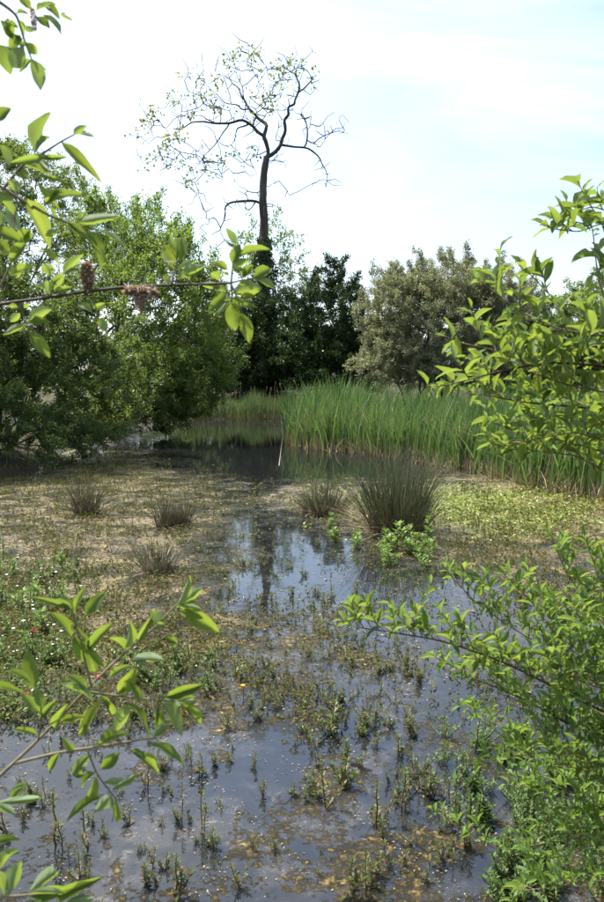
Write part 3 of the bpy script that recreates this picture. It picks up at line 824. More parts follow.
# ------------------------------------------------------------------ rush tussocks
def tussock(label, px, py, rad, h, n, dead, seed, flop=.35):
    R = np.random.default_rng(seed)
    c = G(px, py)
    root = thing('rush_tussock', label, 'rush', c, 'rush tussocks standing in the marsh')
    def stems(k, hh, mat, nm):
        mb = MB()
        a = R.random(k) * 2 * math.pi; r = rad * np.sqrt(R.random(k))
        b = np.stack([np.cos(a) * r, np.sin(a) * r, np.full(k, -.04)], 1)
        ln = np.stack([np.cos(a), np.sin(a)], 1) * (r / rad)[:, None] * flop * h * R.uniform(.4, 1.3, k)[:, None] + R.normal(0, .12 * h, (k, 2))
        H = hh * (.35 + .75 * R.random(k) ** .7) * (1 - .25 * (r / rad) ** 2)
        for q in range(2):
            mb.blades(b, H, R.uniform(.004, .0085, k), ln, np.full(k, q * 1.57) , R.uniform(.2, .9, k), 4)
        return link(nm, mb.mesh(nm), M[mat], root)
    stems(int(n * (1 - dead)) + 5, h, 'rush', 'green_stems')
    stems(int(n * dead) + 5, h * .85, 'rush_dead', 'dead_stems')
    # collapsed dead stems round the foot
    mb = MB(); k = int(n * .25) + 20
    a = R.random(k) * 6.28; r = rad * R.uniform(.2, 1.1, k)
    b = np.stack([np.cos(a) * r, np.sin(a) * r, np.full(k, .01)], 1)
    a2 = a + R.normal(0, .8, k); rr = h * R.uniform(.25, .7, k)
    mb.blades(b, h * R.uniform(.02, .28, k), R.uniform(.004, .009, k), np.stack([np.cos(a2), np.sin(a2)], 1) * rr[:, None], a2 + 1.57, R.uniform(-.3, .5, k), 4)
    link('fallen_stems', mb.mesh('fallen_stems'), M['straw'], root)
    # matted crown at the base
    mb = MB(); k = 14; vs = []
    for ring, (rr, zz_) in enumerate([(1.25, -.03), (1.0, .05), (.7, .10), (.25, .13)]):
        a = np.arange(k) * 2 * math.pi / k
        w = rad * rr * (1 + R.normal(0, .08, k))
        vs.append(np.stack([np.cos(a) * w, np.sin(a) * w, np.full(k, zz_) + R.normal(0, .012, k)], 1))
    i, j = np.meshgrid(np.arange(3), np.arange(k), indexing='ij')
    mb.add(np.concatenate(vs), np.stack([i * k + j, i * k + (j + 1) % k, (i + 1) * k + (j + 1) % k, (i + 1) * k + j], -1).reshape(-1, 4))
    link('root_mound', mb.mesh('mound', True), M['soil'], root)
    return root
tussock('largest rush tussock, dark green and spiky, in front of the reeds', 397, 530, .36, 1.22, 760, .25, 41, .36)
tussock('short grassy tussock just left of the largest rush tussock', 323, 513, .26, .55, 420, .35, 42, .7)
tussock('pale dry rush tussock in the shaded marsh at the far left', 86, 514, .15, .78, 170, .65, 43, .38)
tussock('dark stubby rush tussock with two humps near the middle left', 165, 527, .12, .55, 130, .6, 44, .35)
tussock('dark stubby rush hump touching the middle left tussock', 183, 525, .10, .50, 100, .6, 45, .35)
tussock('thin straggly rush tussock on the pale algae, nearest on the left', 158, 572, .14, .50, 90, .5, 46, .55)

# ------------------------------------------------------------------ floating litter and small marsh growth
R = np.random.default_rng(51)
def scatter(n, x0, x1, y0, y1, power, pw=1.):
    """random surface points, denser near the camera, kept by cover"""
    u = R.random(n); y = (y0 ** (1 - power) + u * (y1 ** (1 - power) - y0 ** (1 - power))) ** (1 / (1 - power))
    half = y * .46 + .6
    x = R.uniform(-1, 1, n) * half
    c, g = cover(x, y)
    k = (R.random(n) < c ** pw) & (ground_z(x, y) < -.02)
    return x[k], y[k], c[k], g[k]
x, y, c, g = scatter(130000, 0, 0, 1.9, 22, 1.75, 1.2)
# gather into drifts
ns = np.sin(x * 5.1 + 2 * np.sin(y * 3.3)) * np.sin(y * 6.2 + 1.7 * np.sin(x * 4.1)) + .5 * np.sin(x * 13 + y * 9)
k = R.random(len(x)) < np.where(y < 5.5, .10 + .75 * (ns > .35), .35 + .5 * (ns > 0))
x, y = x[k], y[k]; n = len(x)
mb = MB()
L_ = (.005 + .024 * R.random(n) ** 2.4) * np.interp(y, [2, 4, 6, 14], [.38, .7, 1.4, 2.2])
mb.leaves(np.stack([x, y, R.uniform(.002, .007, n)], 1), np.stack([R.normal(size=n), R.normal(size=n), R.normal(0, .06, n)], 1),
          np.stack([R.normal(0, .16, n), R.normal(0, .16, n), np.ones(n)], 1), L_, L_ * R.uniform(.15, .55, n), 0, .12)
tag(link('floating_debris', mb.mesh('debris'), M['flake']), 'tan and olive plant scraps floating over the pond surface', 'debris', kind='stuff')

# low sprouts over the algae mats, too many to count
x, y, c, g = scatter(100000, 0, 0, 4.2, 21, 1.5, 2.4)
cl_ = np.sin(x * 3.1 + 2 * np.sin(y * 1.3)) * np.sin(y * 2.2 + 1.7 * np.sin(x * 2.1)); k = R.random(len(x)) < .25 + .75 * (cl_ > .0)
x, y = x[k], y[k]; n = len(x); mb = MB()
h = (.02 + .12 * R.random(n) ** 2) * np.interp(y, [4, 8, 20], [.8, 1.0, 1.3])
lean = R.normal(0, .03, (n, 2))
mb.blades(np.stack([x, y, x * 0 - .01], 1), h + .01, np.interp(y, [4, 20], [.004, .010]), lean, R.random(n) * 3.14, np.full(n, .5), 1)
for q in range(4):
    t = R.uniform(.15, 1.0, n)
    pos = np.stack([x + lean[:, 0] * t, y + lean[:, 1] * t, h * t], 1)
    ll = R.uniform(.016, .042, n) * np.interp(y, [4, 20], [.9, 1.6])
    mb.leaves(pos, R.normal(0, 1, (n, 3)) + [0, 0, .5], R.normal(0, .5, (n, 3)) + [0, 0, 1], ll, ll * .45)
tag(link('marsh_sprouts', mb.mesh('sprouts'), M['sprout']), 'tiny brown and olive sprouts poking through the algae mats', 'marsh plants', kind='stuff')

# bright green floating patch right of the big tussock
n = 9000
mb = MB()
q = G(490, 508)
x = q[0] + R.normal(0, 1.0, n); y = q[1] + R.normal(0, .95, n)
k = (ground_z(x, y) < -.02) & (R.random(n) < .35 + .65 * (np.sin(x * 4) * np.sin(y * 3.1) > -.3)); x, y = x[k], y[k]; n = len(x)
ll = R.uniform(.03, .07, n)
mb.leaves(np.stack([x, y, R.uniform(.004, .05, n)], 1), R.normal(0, 1, (n, 3)) * [1, 1, .35], R.normal(0, .35, (n, 3)) + [0, 0, 1], ll, ll * .55)
tag(link('starwort_mat', mb.mesh('starwort'), M['green_mat']), 'bright yellow green floating weed mat right of the largest rush tussock', 'pond weed', kind='stuff')

# grass and ground cover in the shaded left marsh
n = 9000; mb = MB()
q = G(90, 478)
x = q[0] + R.normal(0, 2.2, n); y = q[1] + R.normal(0, 2.2, n)
px, py = proj(x, y); cc, _g = cover(x, y); k = (px + 30 * np.sin(y * 2.1) < 190) & (py > 440) & (py < 540) & (cc > .4 + .25 * R.random(n)); x, y = x[k], y[k]; n = len(x)
mb.blades(np.stack([x, y, np.maximum(ground_z(x, y), 0) - .01], 1), R.uniform(.03, .12, n), R.uniform(.006, .012, n), R.normal(0, .05, (n, 2)), R.random(n) * 3.14, R.uniform(.3, 1, n), 2)
tag(link('marsh_grass', mb.mesh('marsh_grass'), M['sprout']), 'short green marsh grass in the shade of the left willows', 'grass', kind='stuff')
# bank vegetation (left, back and the camera's own bank)
n = 26000; mb = MB()
x = R.uniform(-16, 16, n); y = np.where(R.random(n) < .7, R.uniform(12, 48, n), R.uniform(-5, 3, n))
z = ground_z(x, y); k = (z > .03) & ~((y < 1.9) & (y > -1.2) & (abs(x) < 1.0)); x, y, z = x[k], y[k], z[k]; n = len(x)
mb.blades(np.stack([x, y, z - .02], 1), R.uniform(.08, .38, n), R.uniform(.008, .02, n), R.normal(0, .09, (n, 2)), R.random(n) * 3.14, R.uniform(.3, 1, n), 2)
tag(link('bank_grass', mb.mesh('bank_grass'), M['herb']), 'rough grass growing along the pond banks', 'grass', kind='stuff')

# ------------------------------------------------------------------ shoots, herbs (individuals)
def shoot_mesh(R, h, n_whorl, leafL, mats, bushy=1.0, tilt=.1, branches=0):
    """upright water plant: stem mesh and leaf mesh"""
    st, lf = MB(), MB()
    def axis(b, top, w, nw):
        t = np.linspace(0, 1, 5)[:, None]
        pts = b + (top - b) * t; pts[1:4] += R.normal(0, .004 * h / .2, (3, 3))
        st.tube(pts, np.linspace(w, w * .5, 5), 4)
        for q in range(nw):
            u = .25 + .75 * (q + R.random() * .4) / nw
            c = b + (top - b) * u
            k = 3 if q < nw - 2 else 5
            a = R.random() * 6.28 + np.arange(k) * 6.28 / k
            el = np.interp(u, [0, 1], [.1, 1.0])
            d = np.stack([np.cos(a), np.sin(a), np.full(k, el)], 1) + R.normal(0, .15, (k, 3))
            nr = np.stack([-np.cos(a) * el, -np.sin(a) * el, np.ones(k)], 1) + R.normal(0, .2, (k, 3))
            ll = leafL * R.uniform(.7, 1.25, k) * (1.1 - .35 * u) * bushy
            lf.leaves(np.repeat(c[None], k, 0), d, nr, ll, ll * R.uniform(.3, .42), 0)
    b = np.array([0, 0, -.03]); top = np.array([R.normal(0, tilt * h), R.normal(0, tilt * h), h])
    axis(b, top, .0032 + .006 * h, n_whorl)
    for q in range(branches):
        bb = np.array([R.normal(0, .02), R.normal(0, .02), -.02])
        tp = np.array([R.normal(0, .35 * h), R.normal(0, .35 * h), h * R.uniform(.4, .85)])
        axis(bb, tp, .003, max(3, n_whorl - 2))
    return st.mesh('stem', True), lf.mesh('leaves')
R = np.random.default_rng(61)
protos = []
for i in range(16):
    h = R.uniform(.11, .2)
    st, lf = shoot_mesh(R, h, int(R.integers(6, 10)), .036, None, 1.0, .14, int(R.integers(1, 5)))
    st.materials.append(M['shoot_stem']); lf.materials.append(M['shoot'])
    protos.append((st, lf, h))
MARKS = [(57, 845, 'the tallest left shoot'), (202, 830, 'the slender mid water shoot'), (376, 827, 'the tall red stemmed shoot'), (358, 897, 'the bottom centre shoot pair'), (243, 700, 'the yellow flower'),
         (331, 731, 'the lone brown based shoot'), (326, 790, 'the thin dark stalk'), (397, 530, 'the largest rush tussock'), (323, 513, 'the short grassy tussock'), (158, 572, 'the nearest left tussock'),
         (215, 632, 'the lower left twig tip'), (350, 628, 'the tip of the low right bough'), (440, 640, 'the middle of the low right bough'), (500, 590, 'the pale litter on the right'), (590, 580, 'the right frame edge'),
         (500, 740, 'the lower right willow edge'), (590, 740, 'the right edge under willow leaves'), (450, 820, 'the small low right sprig'), (590, 880, 'the bottom right corner'), (500, 890, 'the bottom edge right of centre'),
         (20, 600, 'the upper left herb patch'), (20, 700, 'the lower left herb patch'), (90, 630, 'the left twig fork'), (160, 760, 'the left twig leaves'), (300, 660, 'the middle of the channel'), (260, 570, 'the bright sky reflection'),
         (400, 700, 'the water below the low right bough'), (410, 760, 'the blue water by the right willow'), (250, 880, 'the bottom edge left of centre'), (30, 890, 'the bottom left leaves')]
def near_mark(px, py):
    return min(MARKS, key=lambda m: (m[0] - px) ** 2 + ((m[1] - py) * 1.3) ** 2)[2]
def put_shoot(px, py, hpx, label, group, R, pr=None, name='water_shoot', cat='water plant', mats=None):
    c = G(px, py)
    st, lf, h = protos[int(R.integers(len(protos)))] if pr is None else pr
    dep = math.hypot(c[1], CAM_H)
    s = hpx * dep / F / h / max(.6, math.cos(math.atan2(CAM_H, c[1])))
    root = thing(name, label, cat, c, group)
    root.rotation_euler = (0, 0, R.random() * 6.28)
    root.scale = (s, s, s)
    link('stem', st, (), root); link('leaves', lf, (), root)
    return root
GS = 'leafy shoots standing in the near water'
hand = [(57, 845, 50, 'tallest leafy shoot in the water under the lower left willow twig'), (89, 848, 44, 'bushy shoot just right of the tallest one under the left twig'),
        (81, 878, 26, 'short shoot between two taller ones and the bottom left leaves'), (181, 821, 36, 'shoot with brown floating leaves left of the twin in mid water'),
        (202, 830, 40, 'slender shoot right of its browner neighbour in open near water'), (213, 846, 20, 'little three leaved shoot in open water beside the slender shoot'),
        (152, 868, 20, 'low forked shoot lying on the near water'), (177, 897, 34, 'single upright shoot cut by the bottom edge of the picture'),
        (147, 788, 36, 'bare reddish shoot behind the lower left twig tip'), (129, 823, 18, 'tiny sprout in near water under the twig fork'),
        (6, 834, 28, 'dark sprout at the left edge above the bottom leaves'), (376, 827, 52, 'tall dense green shoot with red stem in near centre water'),
        (402, 812, 44, 'dense green shoot right of the tall red stemmed one'), (350, 897, 34, 'left shoot of the pair at the bottom centre edge'),
        (366, 897, 42, 'right shoot of the pair at the bottom centre edge'), (331, 731, 32, 'brown based shoot alone in mid water above centre'),
        (326, 807, 46, 'thin dark upright stalk standing in blue water near centre'), (314, 796, 26, 'squat dark shoot left of the thin stalk'),
        (346, 784, 30, 'dark bushy shoot right of the thin stalk'), (241, 889, 24, 'crooked sprout with pale tip low in the water centre left')]
tall_proto = []
for i in range(5):
    st, lf = shoot_mesh(R, .22, 10, .032, None, 1.0, .08, 1)
    st.materials.append(M['shoot_stem']); lf.materials.append(M['shoot']); tall_proto.append((st, lf, .22))
for i, (px, py, hp, lab) in enumerate(hand):
    put_shoot(px, py, hp * .8, lab, GS, R, tall_proto[i % 5] if hp > 34 else None)
zones = [  # px range, py range, count, height px, label
    ((310, 450), (700, 790), 40, (8, 20), 'dark leafy shoot standing in blue water', 'dark shoots in the blue water'),
    ((200, 420), (590, 700), 70, (6, 14), 'brown green shoot in shallow water', 'brown green shoots at mid picture'),
    ((350, 470), (790, 890), 34, (8, 22), 'green shoot over brown algae', 'green shoots over brown algae'),
    ((60, 260), (660, 780), 44, (7, 17), 'dark water shoot', 'dark shoots beyond the lower left twig'),
    ((20, 340), (700, 895), 34, (7, 17), 'sprout in open lavender water', 'sprouts in the open lavender water'),
    ((190, 340), (520, 600), 26, (6, 13), 'channel sprig', 'sprigs in the channel'),
    ((200, 430), (610, 720), 60, (5, 12), 'low reddish water sprig', 'low reddish sprigs up the centre'),
    ((60, 340), (720, 880), 34, (5, 12), 'low brown water sprig', 'low brown sprigs in the near water'),
    ((430, 600), (560, 640), 30, (7, 16), 'reddish sprig in pale litter', 'reddish sprigs in pale litter')]
for (x0, x1), (y0, y1), n, (h0, h1), lab, grp in zones:
    cl = [(R.uniform(x0, x1), R.uniform(y0, y1)) for _ in range(max(3, n // 4))]
    for i in range(n):
        if R.random() < .45:
            a = cl[int(R.integers(len(cl)))]; px, py = a[0] + R.normal(0, 9), a[1] + R.normal(0, 5)
        else:
            px, py = R.uniform(x0, x1), R.uniform(y0, y1)
        px, py = float(np.clip(px, x0, x1)), float(np.clip(py, y0, y1))
        c = G(px, py)
        hp_ = h0 + (h1 - h0) * R.random() ** 1.6
        size = 'tiny' if hp_ < h0 + .12 * (h1 - h0) else ('small' if hp_ < h0 + .45 * (h1 - h0) else 'taller')
        put_shoot(px, py, hp_, size + ' ' + lab + ' near ' + near_mark(px, py), grp, R)

# leafy herbs
herb_protos = []
for i in range(8):
    h = R.uniform(.16, .26)
    st, lf = shoot_mesh(R, h, 8, .055, None, 1.15, .12, int(R.integers(1, 4)))
    st.materials.append(M['shoot_stem']); lf.materials.append(M['herb']); herb_protos.append((st, lf, h))
for i, (px, py, hp) in enumerate([(352, 547, 26), (365, 549, 30), (378, 552, 34), (392, 554, 36), (405, 553, 42), (413, 556, 50), (421, 558, 46), (430, 556, 40), (437, 559, 32),
                                  (344, 541, 22), (331, 530, 24), (424, 562, 34), (385, 557, 24), (398, 560, 28), (366, 505, 22), (416, 545, 40)]):
    put_shoot(px + R.normal(0, 6), py + R.normal(0, 3), hp * R.uniform(.45, .75), ('small ' if hp < 27 else 'tall ' if hp > 39 else '') + 'bright leafy herb ' + ('left of' if px < 372 else 'right of' if px > 410 else 'just below') + ' the largest rush tussock foot', 'herbs round the largest rush tussock', R, herb_protos[i % 8], 'marsh_herb', 'marsh plant')
def flower_mesh(R, n, r, h):
    mb = MB()
    for i in range(n):
        c = np.array([R.normal(0, .05), R.normal(0, .05), h * R.uniform(.85, 1.15)])
        a = np.arange(5) * 6.28 / 5
        mb.leaves(np.repeat(c[None], 5, 0), np.stack([np.cos(a), np.sin(a), np.full(5, .25)], 1), np.tile([0, 0, 1.], (5, 1)), r, r * .8, 0, .05)
    return mb.mesh('flowers')
low_protos = []
for i in range(6):
    h = R.uniform(.12, .2)
    st, lf = shoot_mesh(R, h, 8, .030, None, 1.0, .2, int(R.integers(2, 6)))
    st.materials.append(M['shoot_stem']); lf.materials.append(M['shoot_green']); low_protos.append((st, lf, h))
wf = [flower_mesh(R, 1, .011, .2) for _ in range(6)]
for m in wf: m.materials.append(M['flower_white'])
lab = 'bushy green herb with tiny white flowers at the left marsh edge'
for i in range(64):
    px, py = R.uniform(-12, 95) * (1 - .25 * R.random()), R.uniform(560, 715)
    if px > 95 - (py - 560) * .18: px *= .6
    o = put_shoot(px, py, R.uniform(10, 24), 'bushy green marsh herb in the white flowered patch near ' + near_mark(px, py), 'white flowered herbs at the left marsh edge', R, (low_protos + herb_protos[:3])[int(R.integers(9))], 'flowering_herb', 'marsh plant')
    for q in range(int(R.integers(0, 3)) * (R.random() < .6)): link('flower', wf[(i + q) % 6], (), o)
for i in range(110):
    px, py = R.uniform(440, 615), R.uniform(735, 905)
    if px < 500 and py > 830: px += 60
    put_shoot(px, py, R.uniform(12, 32), 'small leaved green water herb near ' + near_mark(px, py), 'water herbs under the lower right willow', R, low_protos[int(R.integers(6))], 'water_herb', 'water plant')
for i in range(22):
    px, py = R.uniform(120, 215), R.uniform(655, 700)
    put_shoot(px, py, R.uniform(12, 26), ('left' if px < 150 else ('middle' if px < 182 else 'right')) + ' part of creeping green herbs near ' + near_mark(px, py), 'creeping herbs behind the lower left twig', R, low_protos[int(R.integers(6))], 'creeping_herb', 'marsh plant')
# low mass of herb leaves on the left marsh edge
n = 7000; mb = MB()
px = R.uniform(-40, 110, n) ; py = 560 + 165 * R.random(n)
k = R.random(n) < np.clip(1.25 - px / 100, 0, 1); px, py = px[k], py[k]
pos = np.array([G(a, b) for a, b in zip(px, py)]); n = len(pos); pos[:, 2] = R.random(n) ** 2 * .10
ll = R.uniform(.02, .045, n)
mb.leaves(pos, R.normal(0, 1, (n, 3)) + [0, 0, .4], R.normal(0, .5, (n, 3)) + [0, 0, 1], ll, ll * .5)
tag(link('herb_cover', mb.mesh('herb_cover'), M['cover']), 'low green herb cover spreading over the left marsh edge', 'ground cover', kind='stuff')
# red dying leaves, yellow flower
for i, (px, py) in enumerate([(31, 641), (36, 643), (98, 691), (28, 708), (402, 562)]):
    mb = MB(); k = 5; a = R.random(k) * 6.28
    mb.leaves(np.tile([0, 0, .02], (k, 1)), np.stack([np.cos(a), np.sin(a), R.uniform(.3, 1.2, k)], 1), R.normal(0, .3, (k, 3)) + [0, 0, 1], R.uniform(.025, .045, k), .014)
    o = link('red_leaf_rosette', mb.mesh('rosette'), M['red_leaf']); o.location = G(px, py) + np.array([0, 0, .06])
    tag(o, ['upper red leaf rosette among white flowered herbs', 'red leaf rosette touching the upper one in the left herbs', 'red leaf rosette showing behind the lower left twig',
            'lowest red leaf rosette at the left edge', 'dark red leaf tuft below the largest rush tussock'][i], 'marsh plant')
c = G(243, 700)
root = thing('yellow_flower', 'single small yellow flower standing in the mid water', 'flower', c)
mb = MB(); mb.tube([[0, 0, -.02], [.004, 0, .05], [0, 0, .09]], [.003, .0025, .002], 4); link('stem', mb.mesh('stem', True), M['shoot_stem'], root)
mb = MB(); a = np.arange(6) * 6.28 / 6
mb.leaves(np.tile([0, 0, .088], (6, 1)), np.stack([np.cos(a), np.sin(a), np.full(6, .5)], 1), np.tile([0, 0, 1.], (6, 1)), .018, .016); link('petals', mb.mesh('petals'), M['flower_yellow'], root)
# broken pale sticks in the dark pool
def stick(label, pts):
    mb = MB(); c = G(*pts[0][:2])
    w = [G(x, y) + np.array([0, 0, 0]) if z is None else P(x, y, z) for x, y, z in pts]
    mb.tube(np.array(w) - c, np.linspace(.010, .005, len(w)), 6)
    o = link('dead_stick', mb.mesh('stick', True), M['dead_wood']); o.location = c
    tag(o, label, 'stick', 'broken pale sticks in the dark pool')
stick('pale upright broken reed stick in the dark pool', [(279, 466, None), (281, 450, 19), (283, 436, 19.1), (281, 416, 19.2)])
stick('pale stick lying across the dark pool beside the upright one', [(262, 459, None), (276, 460, 18.6), (290, 455, 18.8)])
stick('thin stick slanting from the upright one toward the reeds', [(283, 436, None), (274, 425, 20), (268, 419, 20.2)])

# ------------------------------------------------------------------ foreground willow leaves
def leaf_mesh(R, obov=.55, curl=.15, fold=.18, wave=.03, twist=.0):
    """unit length willow leaf along +X, width about 1 (scaled per leaf), normal +Z"""
    t = np.array([0, .07, .2, .36, .52, .68, .82, .93, 1.0])
    w = np.sin(np.pi * t ** (.62 + .5 * obov)) ** .8 * .5
    w[0] = .012; w[-1] = .01; w[1] = max(.06, w[1] * .6)
    v = []
    ph = R.random() * 6
    for i, (a, b) in enumerate(zip(t, w)):
        z = -curl * a * a + .05 * math.sin(a * 3)
        for s in (-1, -.5, 0, .5, 1):
            v.append([a, s * b, z + abs(s) * b * fold + wave * abs(s) * math.sin(a * 13 + ph + s * 2)])
    f = []
    for i in range(len(t) - 1):
        for j in range(4):
            f.append([i * 5 + j, (i + 1) * 5 + j, (i + 1) * 5 + j + 1, i * 5 + j + 1])
    m = make_mesh('willow_leaf', v, f, True)
    m.materials.append(M['near_leaf'])
    return m
R = np.random.default_rng(71)
LEAF = [leaf_mesh(R, R.uniform(.2, .8), R.uniform(-.08, .32), R.uniform(.1, .55), R.uniform(.01, .04)) for _ in range(10)]
def leaf_obj(parent, b, t, width, nrm, k=None):
    d = t - b; L = float(np.linalg.norm(d)); d = d / L
    side = unit(np.cross(nrm, d)); nn = np.cross(d, side)
    m = LEAF[int(R.integers(10)) if k is None else k]
    o = bpy.data.objects.new('leaf', m); COL.objects.link(o); o.parent = parent
    M4 = Matrix(((d[0] * L, side[0] * width, nn[0] * L, b[0]), (d[1] * L, side[1] * width, nn[1] * L, b[1]), (d[2] * L, side[2] * width, nn[2] * L, b[2]), (0, 0, 0, 1)))
    o.matrix_basis = M4
    return o
def smooth_path(pts, k=5):
    pts = np.asarray(pts, float); n = len(pts)
    t = np.arange(n); tt = np.linspace(0, n - 1, (n - 1) * k + 1)
    q = np.stack([np.interp(tt, t, pts[:, i]) for i in range(3)], 1)
    for _ in range(2): q[1:-1] = (q[:-2] + 2 * q[1:-1] + q[2:]) / 4
    return q
def branch(root, base, pts, r0, r1, mat='young_twig', name='branch'):
    q = smooth_path(pts)
    mb = MB(); mb.tube(q, np.linspace(r0, r1, len(q)), 7)
    return link(name, mb.mesh(name, True), M[mat], root, base), q
def hand_leaf(br, d, l):
    bx, by, tx, ty, w = l
    s = d / F
    db = R.normal(0, .012)
    b = P(bx, by, d + db); t = P(tx, ty, d + db + R.normal(0, .3) * math.hypot(tx - bx, ty - by) * s)
    view = unit(np.array([0, 0, CAM_H]) - b)
    nrm = view * (1 if R.random() < .6 else -1) + R.normal(0, .25, 3) + np.array([0, 0, .35])
    leaf_obj(br, b, t, w * s * 1.2, nrm)
    if R.random() < .42:            # a smaller sister leaf from the same bud
        L0 = np.linalg.norm(t - b); dv = unit(unit(t - b) + R.normal(0, .55, 3))
        leaf_obj(br, b, b + dv * L0 * R.uniform(.35, .75), w * s * R.uniform(.55, .8), nrm + R.normal(0, .5, 3))
def catkin(br, a, b, r, n=420):
    """fluffy brown seed catkin of many small scales"""
    a, b = np.asarray(a), np.asarray(b)
    mb = MB()
    u = R.random(n); ang = R.random(n) * 6.28; ax = unit(b - a)
    e1 = unit(np.cross(ax, [.3, .2, 1])); e2 = np.cross(ax, e1)
    rr = r * np.sqrt(np.maximum(.05, 1 - (2 * u - 1) ** 2)) * R.uniform(.5, 1.1, n)
    od = np.cos(ang)[:, None] * e1 + np.sin(ang)[:, None] * e2
    mb.leaves(a + (b - a) * u[:, None] + od * (rr * .5)[:, None], od * .5 + R.normal(0, .6, (n, 3)) + ax * .3, R.normal(size=(n, 3)), r * .5, r * .3)
    o = link('catkin', mb.mesh('catkin'), M['catkin'], br)
    mb = MB(); n = 60; u = R.random(n); ang = R.random(n) * 6.28
    od = np.cos(ang)[:, None] * e1 + np.sin(ang)[:, None] * e2
    mb.leaves(a + (b - a) * u[:, None] + od * r * .6, od + R.normal(0, .6, (n, 3)), R.normal(size=(n, 3)), r * .7, r * .10)
    f = link('seed_fluff', mb.mesh('fluff'), M['fluff'], br)

LB = np.array([-1.05, .95, float(ground_z(-1.05, .95)) - .05])
left = thing('willow_shrub', 'near willow at the left whose leafy twigs with fluffy catkins reach across the frame', 'shrub', LB)
trunk_pts = [LB, LB + [.03, 0, .7], LB + [-.02, .05, 1.5], LB + [.05, .08, 2.3], LB + [.1, .1, 3.0]]
tb, tq = branch(left, LB, trunk_pts, .045, .018, 'shrub_bark', 'stem')
def on_trunk(z):
    return np.array([np.interp(z, tq[:, 2], tq[:, i]) for i in range(3)])
def pix_branch(pts_px, d, r0, r1, from_trunk=None, mat='young_twig', dd=0.):
    n = len(pts_px)
    w = [P(x, y, d + dd * i / max(1, n - 1)) for i, (x, y) in enumerate(pts_px)]
    if from_trunk is not None:
        t = on_trunk(from_trunk); mid = (t + w[0]) / 2 + np.array([0, 0, .05])
        w = [t, mid] + w
    b, q = branch(left, LB, w, r0, r1, mat)
    return b
# upper sprig
d = 1.02
b = pix_branch([(-12, -6), (0, 2.5), (8, 8), (16, 15), (20, 26), (25, 43), (31, 58)], d, .003, .0012, 2.75)
for l in [(31, 10, 19, -3, 8), (36, 11, 57, 5, 5), (45, 7, 60, 18, 8), (60, 15, 74, 21, 3), (36, 17, 50, 28, 8), (41, 14, 64, 35, 4.5), (18, 26, 5, 22, 6), (12, 37, 1, 20, 9),
          (20, 35, 8, 49, 10), (23, 27, 34, 31, 5), (26, 42, 38, 55, 8), (24, 46, 11, 69, 14), (-2, 44, 11, 73, 15), (31, 59, 19, 72, 6), (31, 58, 42, 91, 12), (33, 62, 48, 71, 3),
          (-5, 122, 10, 107, 12), (20, 20, 24, 36, 5), (16, 14, 28, 13, 4), (4, 30, 8, 18, 4)]:
    hand_leaf(b, d, l)
catkin(b, P(32, 7, d), P(34.5, 31, d), .0055, 260)
# middle sprig
d = 1.08
b = pix_branch([(-20, 168), (0, 187), (25, 202), (50, 216), (68, 223), (82, 226), (97, 230)], d, .0032, .001, 2.3)
b2 = pix_branch([(2, 190), (25, 162), (45, 152), (60, 142), (75, 134), (86, 131)], d, .002, .0009)
b3 = pix_branch([(-8, 300), (3, 281), (11, 263), (16, 240), (14, 215), (20, 200)], d + .02, .0018, .001)
for l in [(36, 152, 49, 112, 15), (61, 142, 101, 180, 9), (73, 135, 87, 125, 6), (78, 134, 94, 137, 3.5), (50, 155, 10, 163, 7), (40, 158, 68, 157, 5), (50, 172, 22, 162, 9), (0, 145, 9, 166, 9),
          (30, 180, 12, 168, 9), (35, 175, 68, 182, 3.5), (37, 182, 60, 210, 5.5), (45, 205, 82, 191, 10), (26, 198, 50, 250, 15), (10, 198, 18, 233, 11), (-3, 192, 12, 204, 10), (-6, 231, 24, 241, 12),
          (30, 229, 13, 247, 12), (26, 243, 9, 263, 10), (-3, 240, 11, 254, 8), (45, 236, 59, 231, 6), (40, 248, 59, 265, 6), (78, 223, 121, 216, 8), (88, 230, 103, 267, 11), (66, 222, 100, 255, 4.5),
          (97, 229, 124, 246, 5), (100, 233, 109, 248, 4), (8, 275, 37, 266, 6), (10, 275, 22, 271, 8), (14, 215, 3, 200, 7), (55, 218, 48, 205, 4), (20, 190, 8, 180, 8), (4, 225, -8, 205, 9)]:
    hand_leaf(b2 if l[1] < 160 else (b3 if l[0] < 45 and l[1] > 226 else b), d, l)
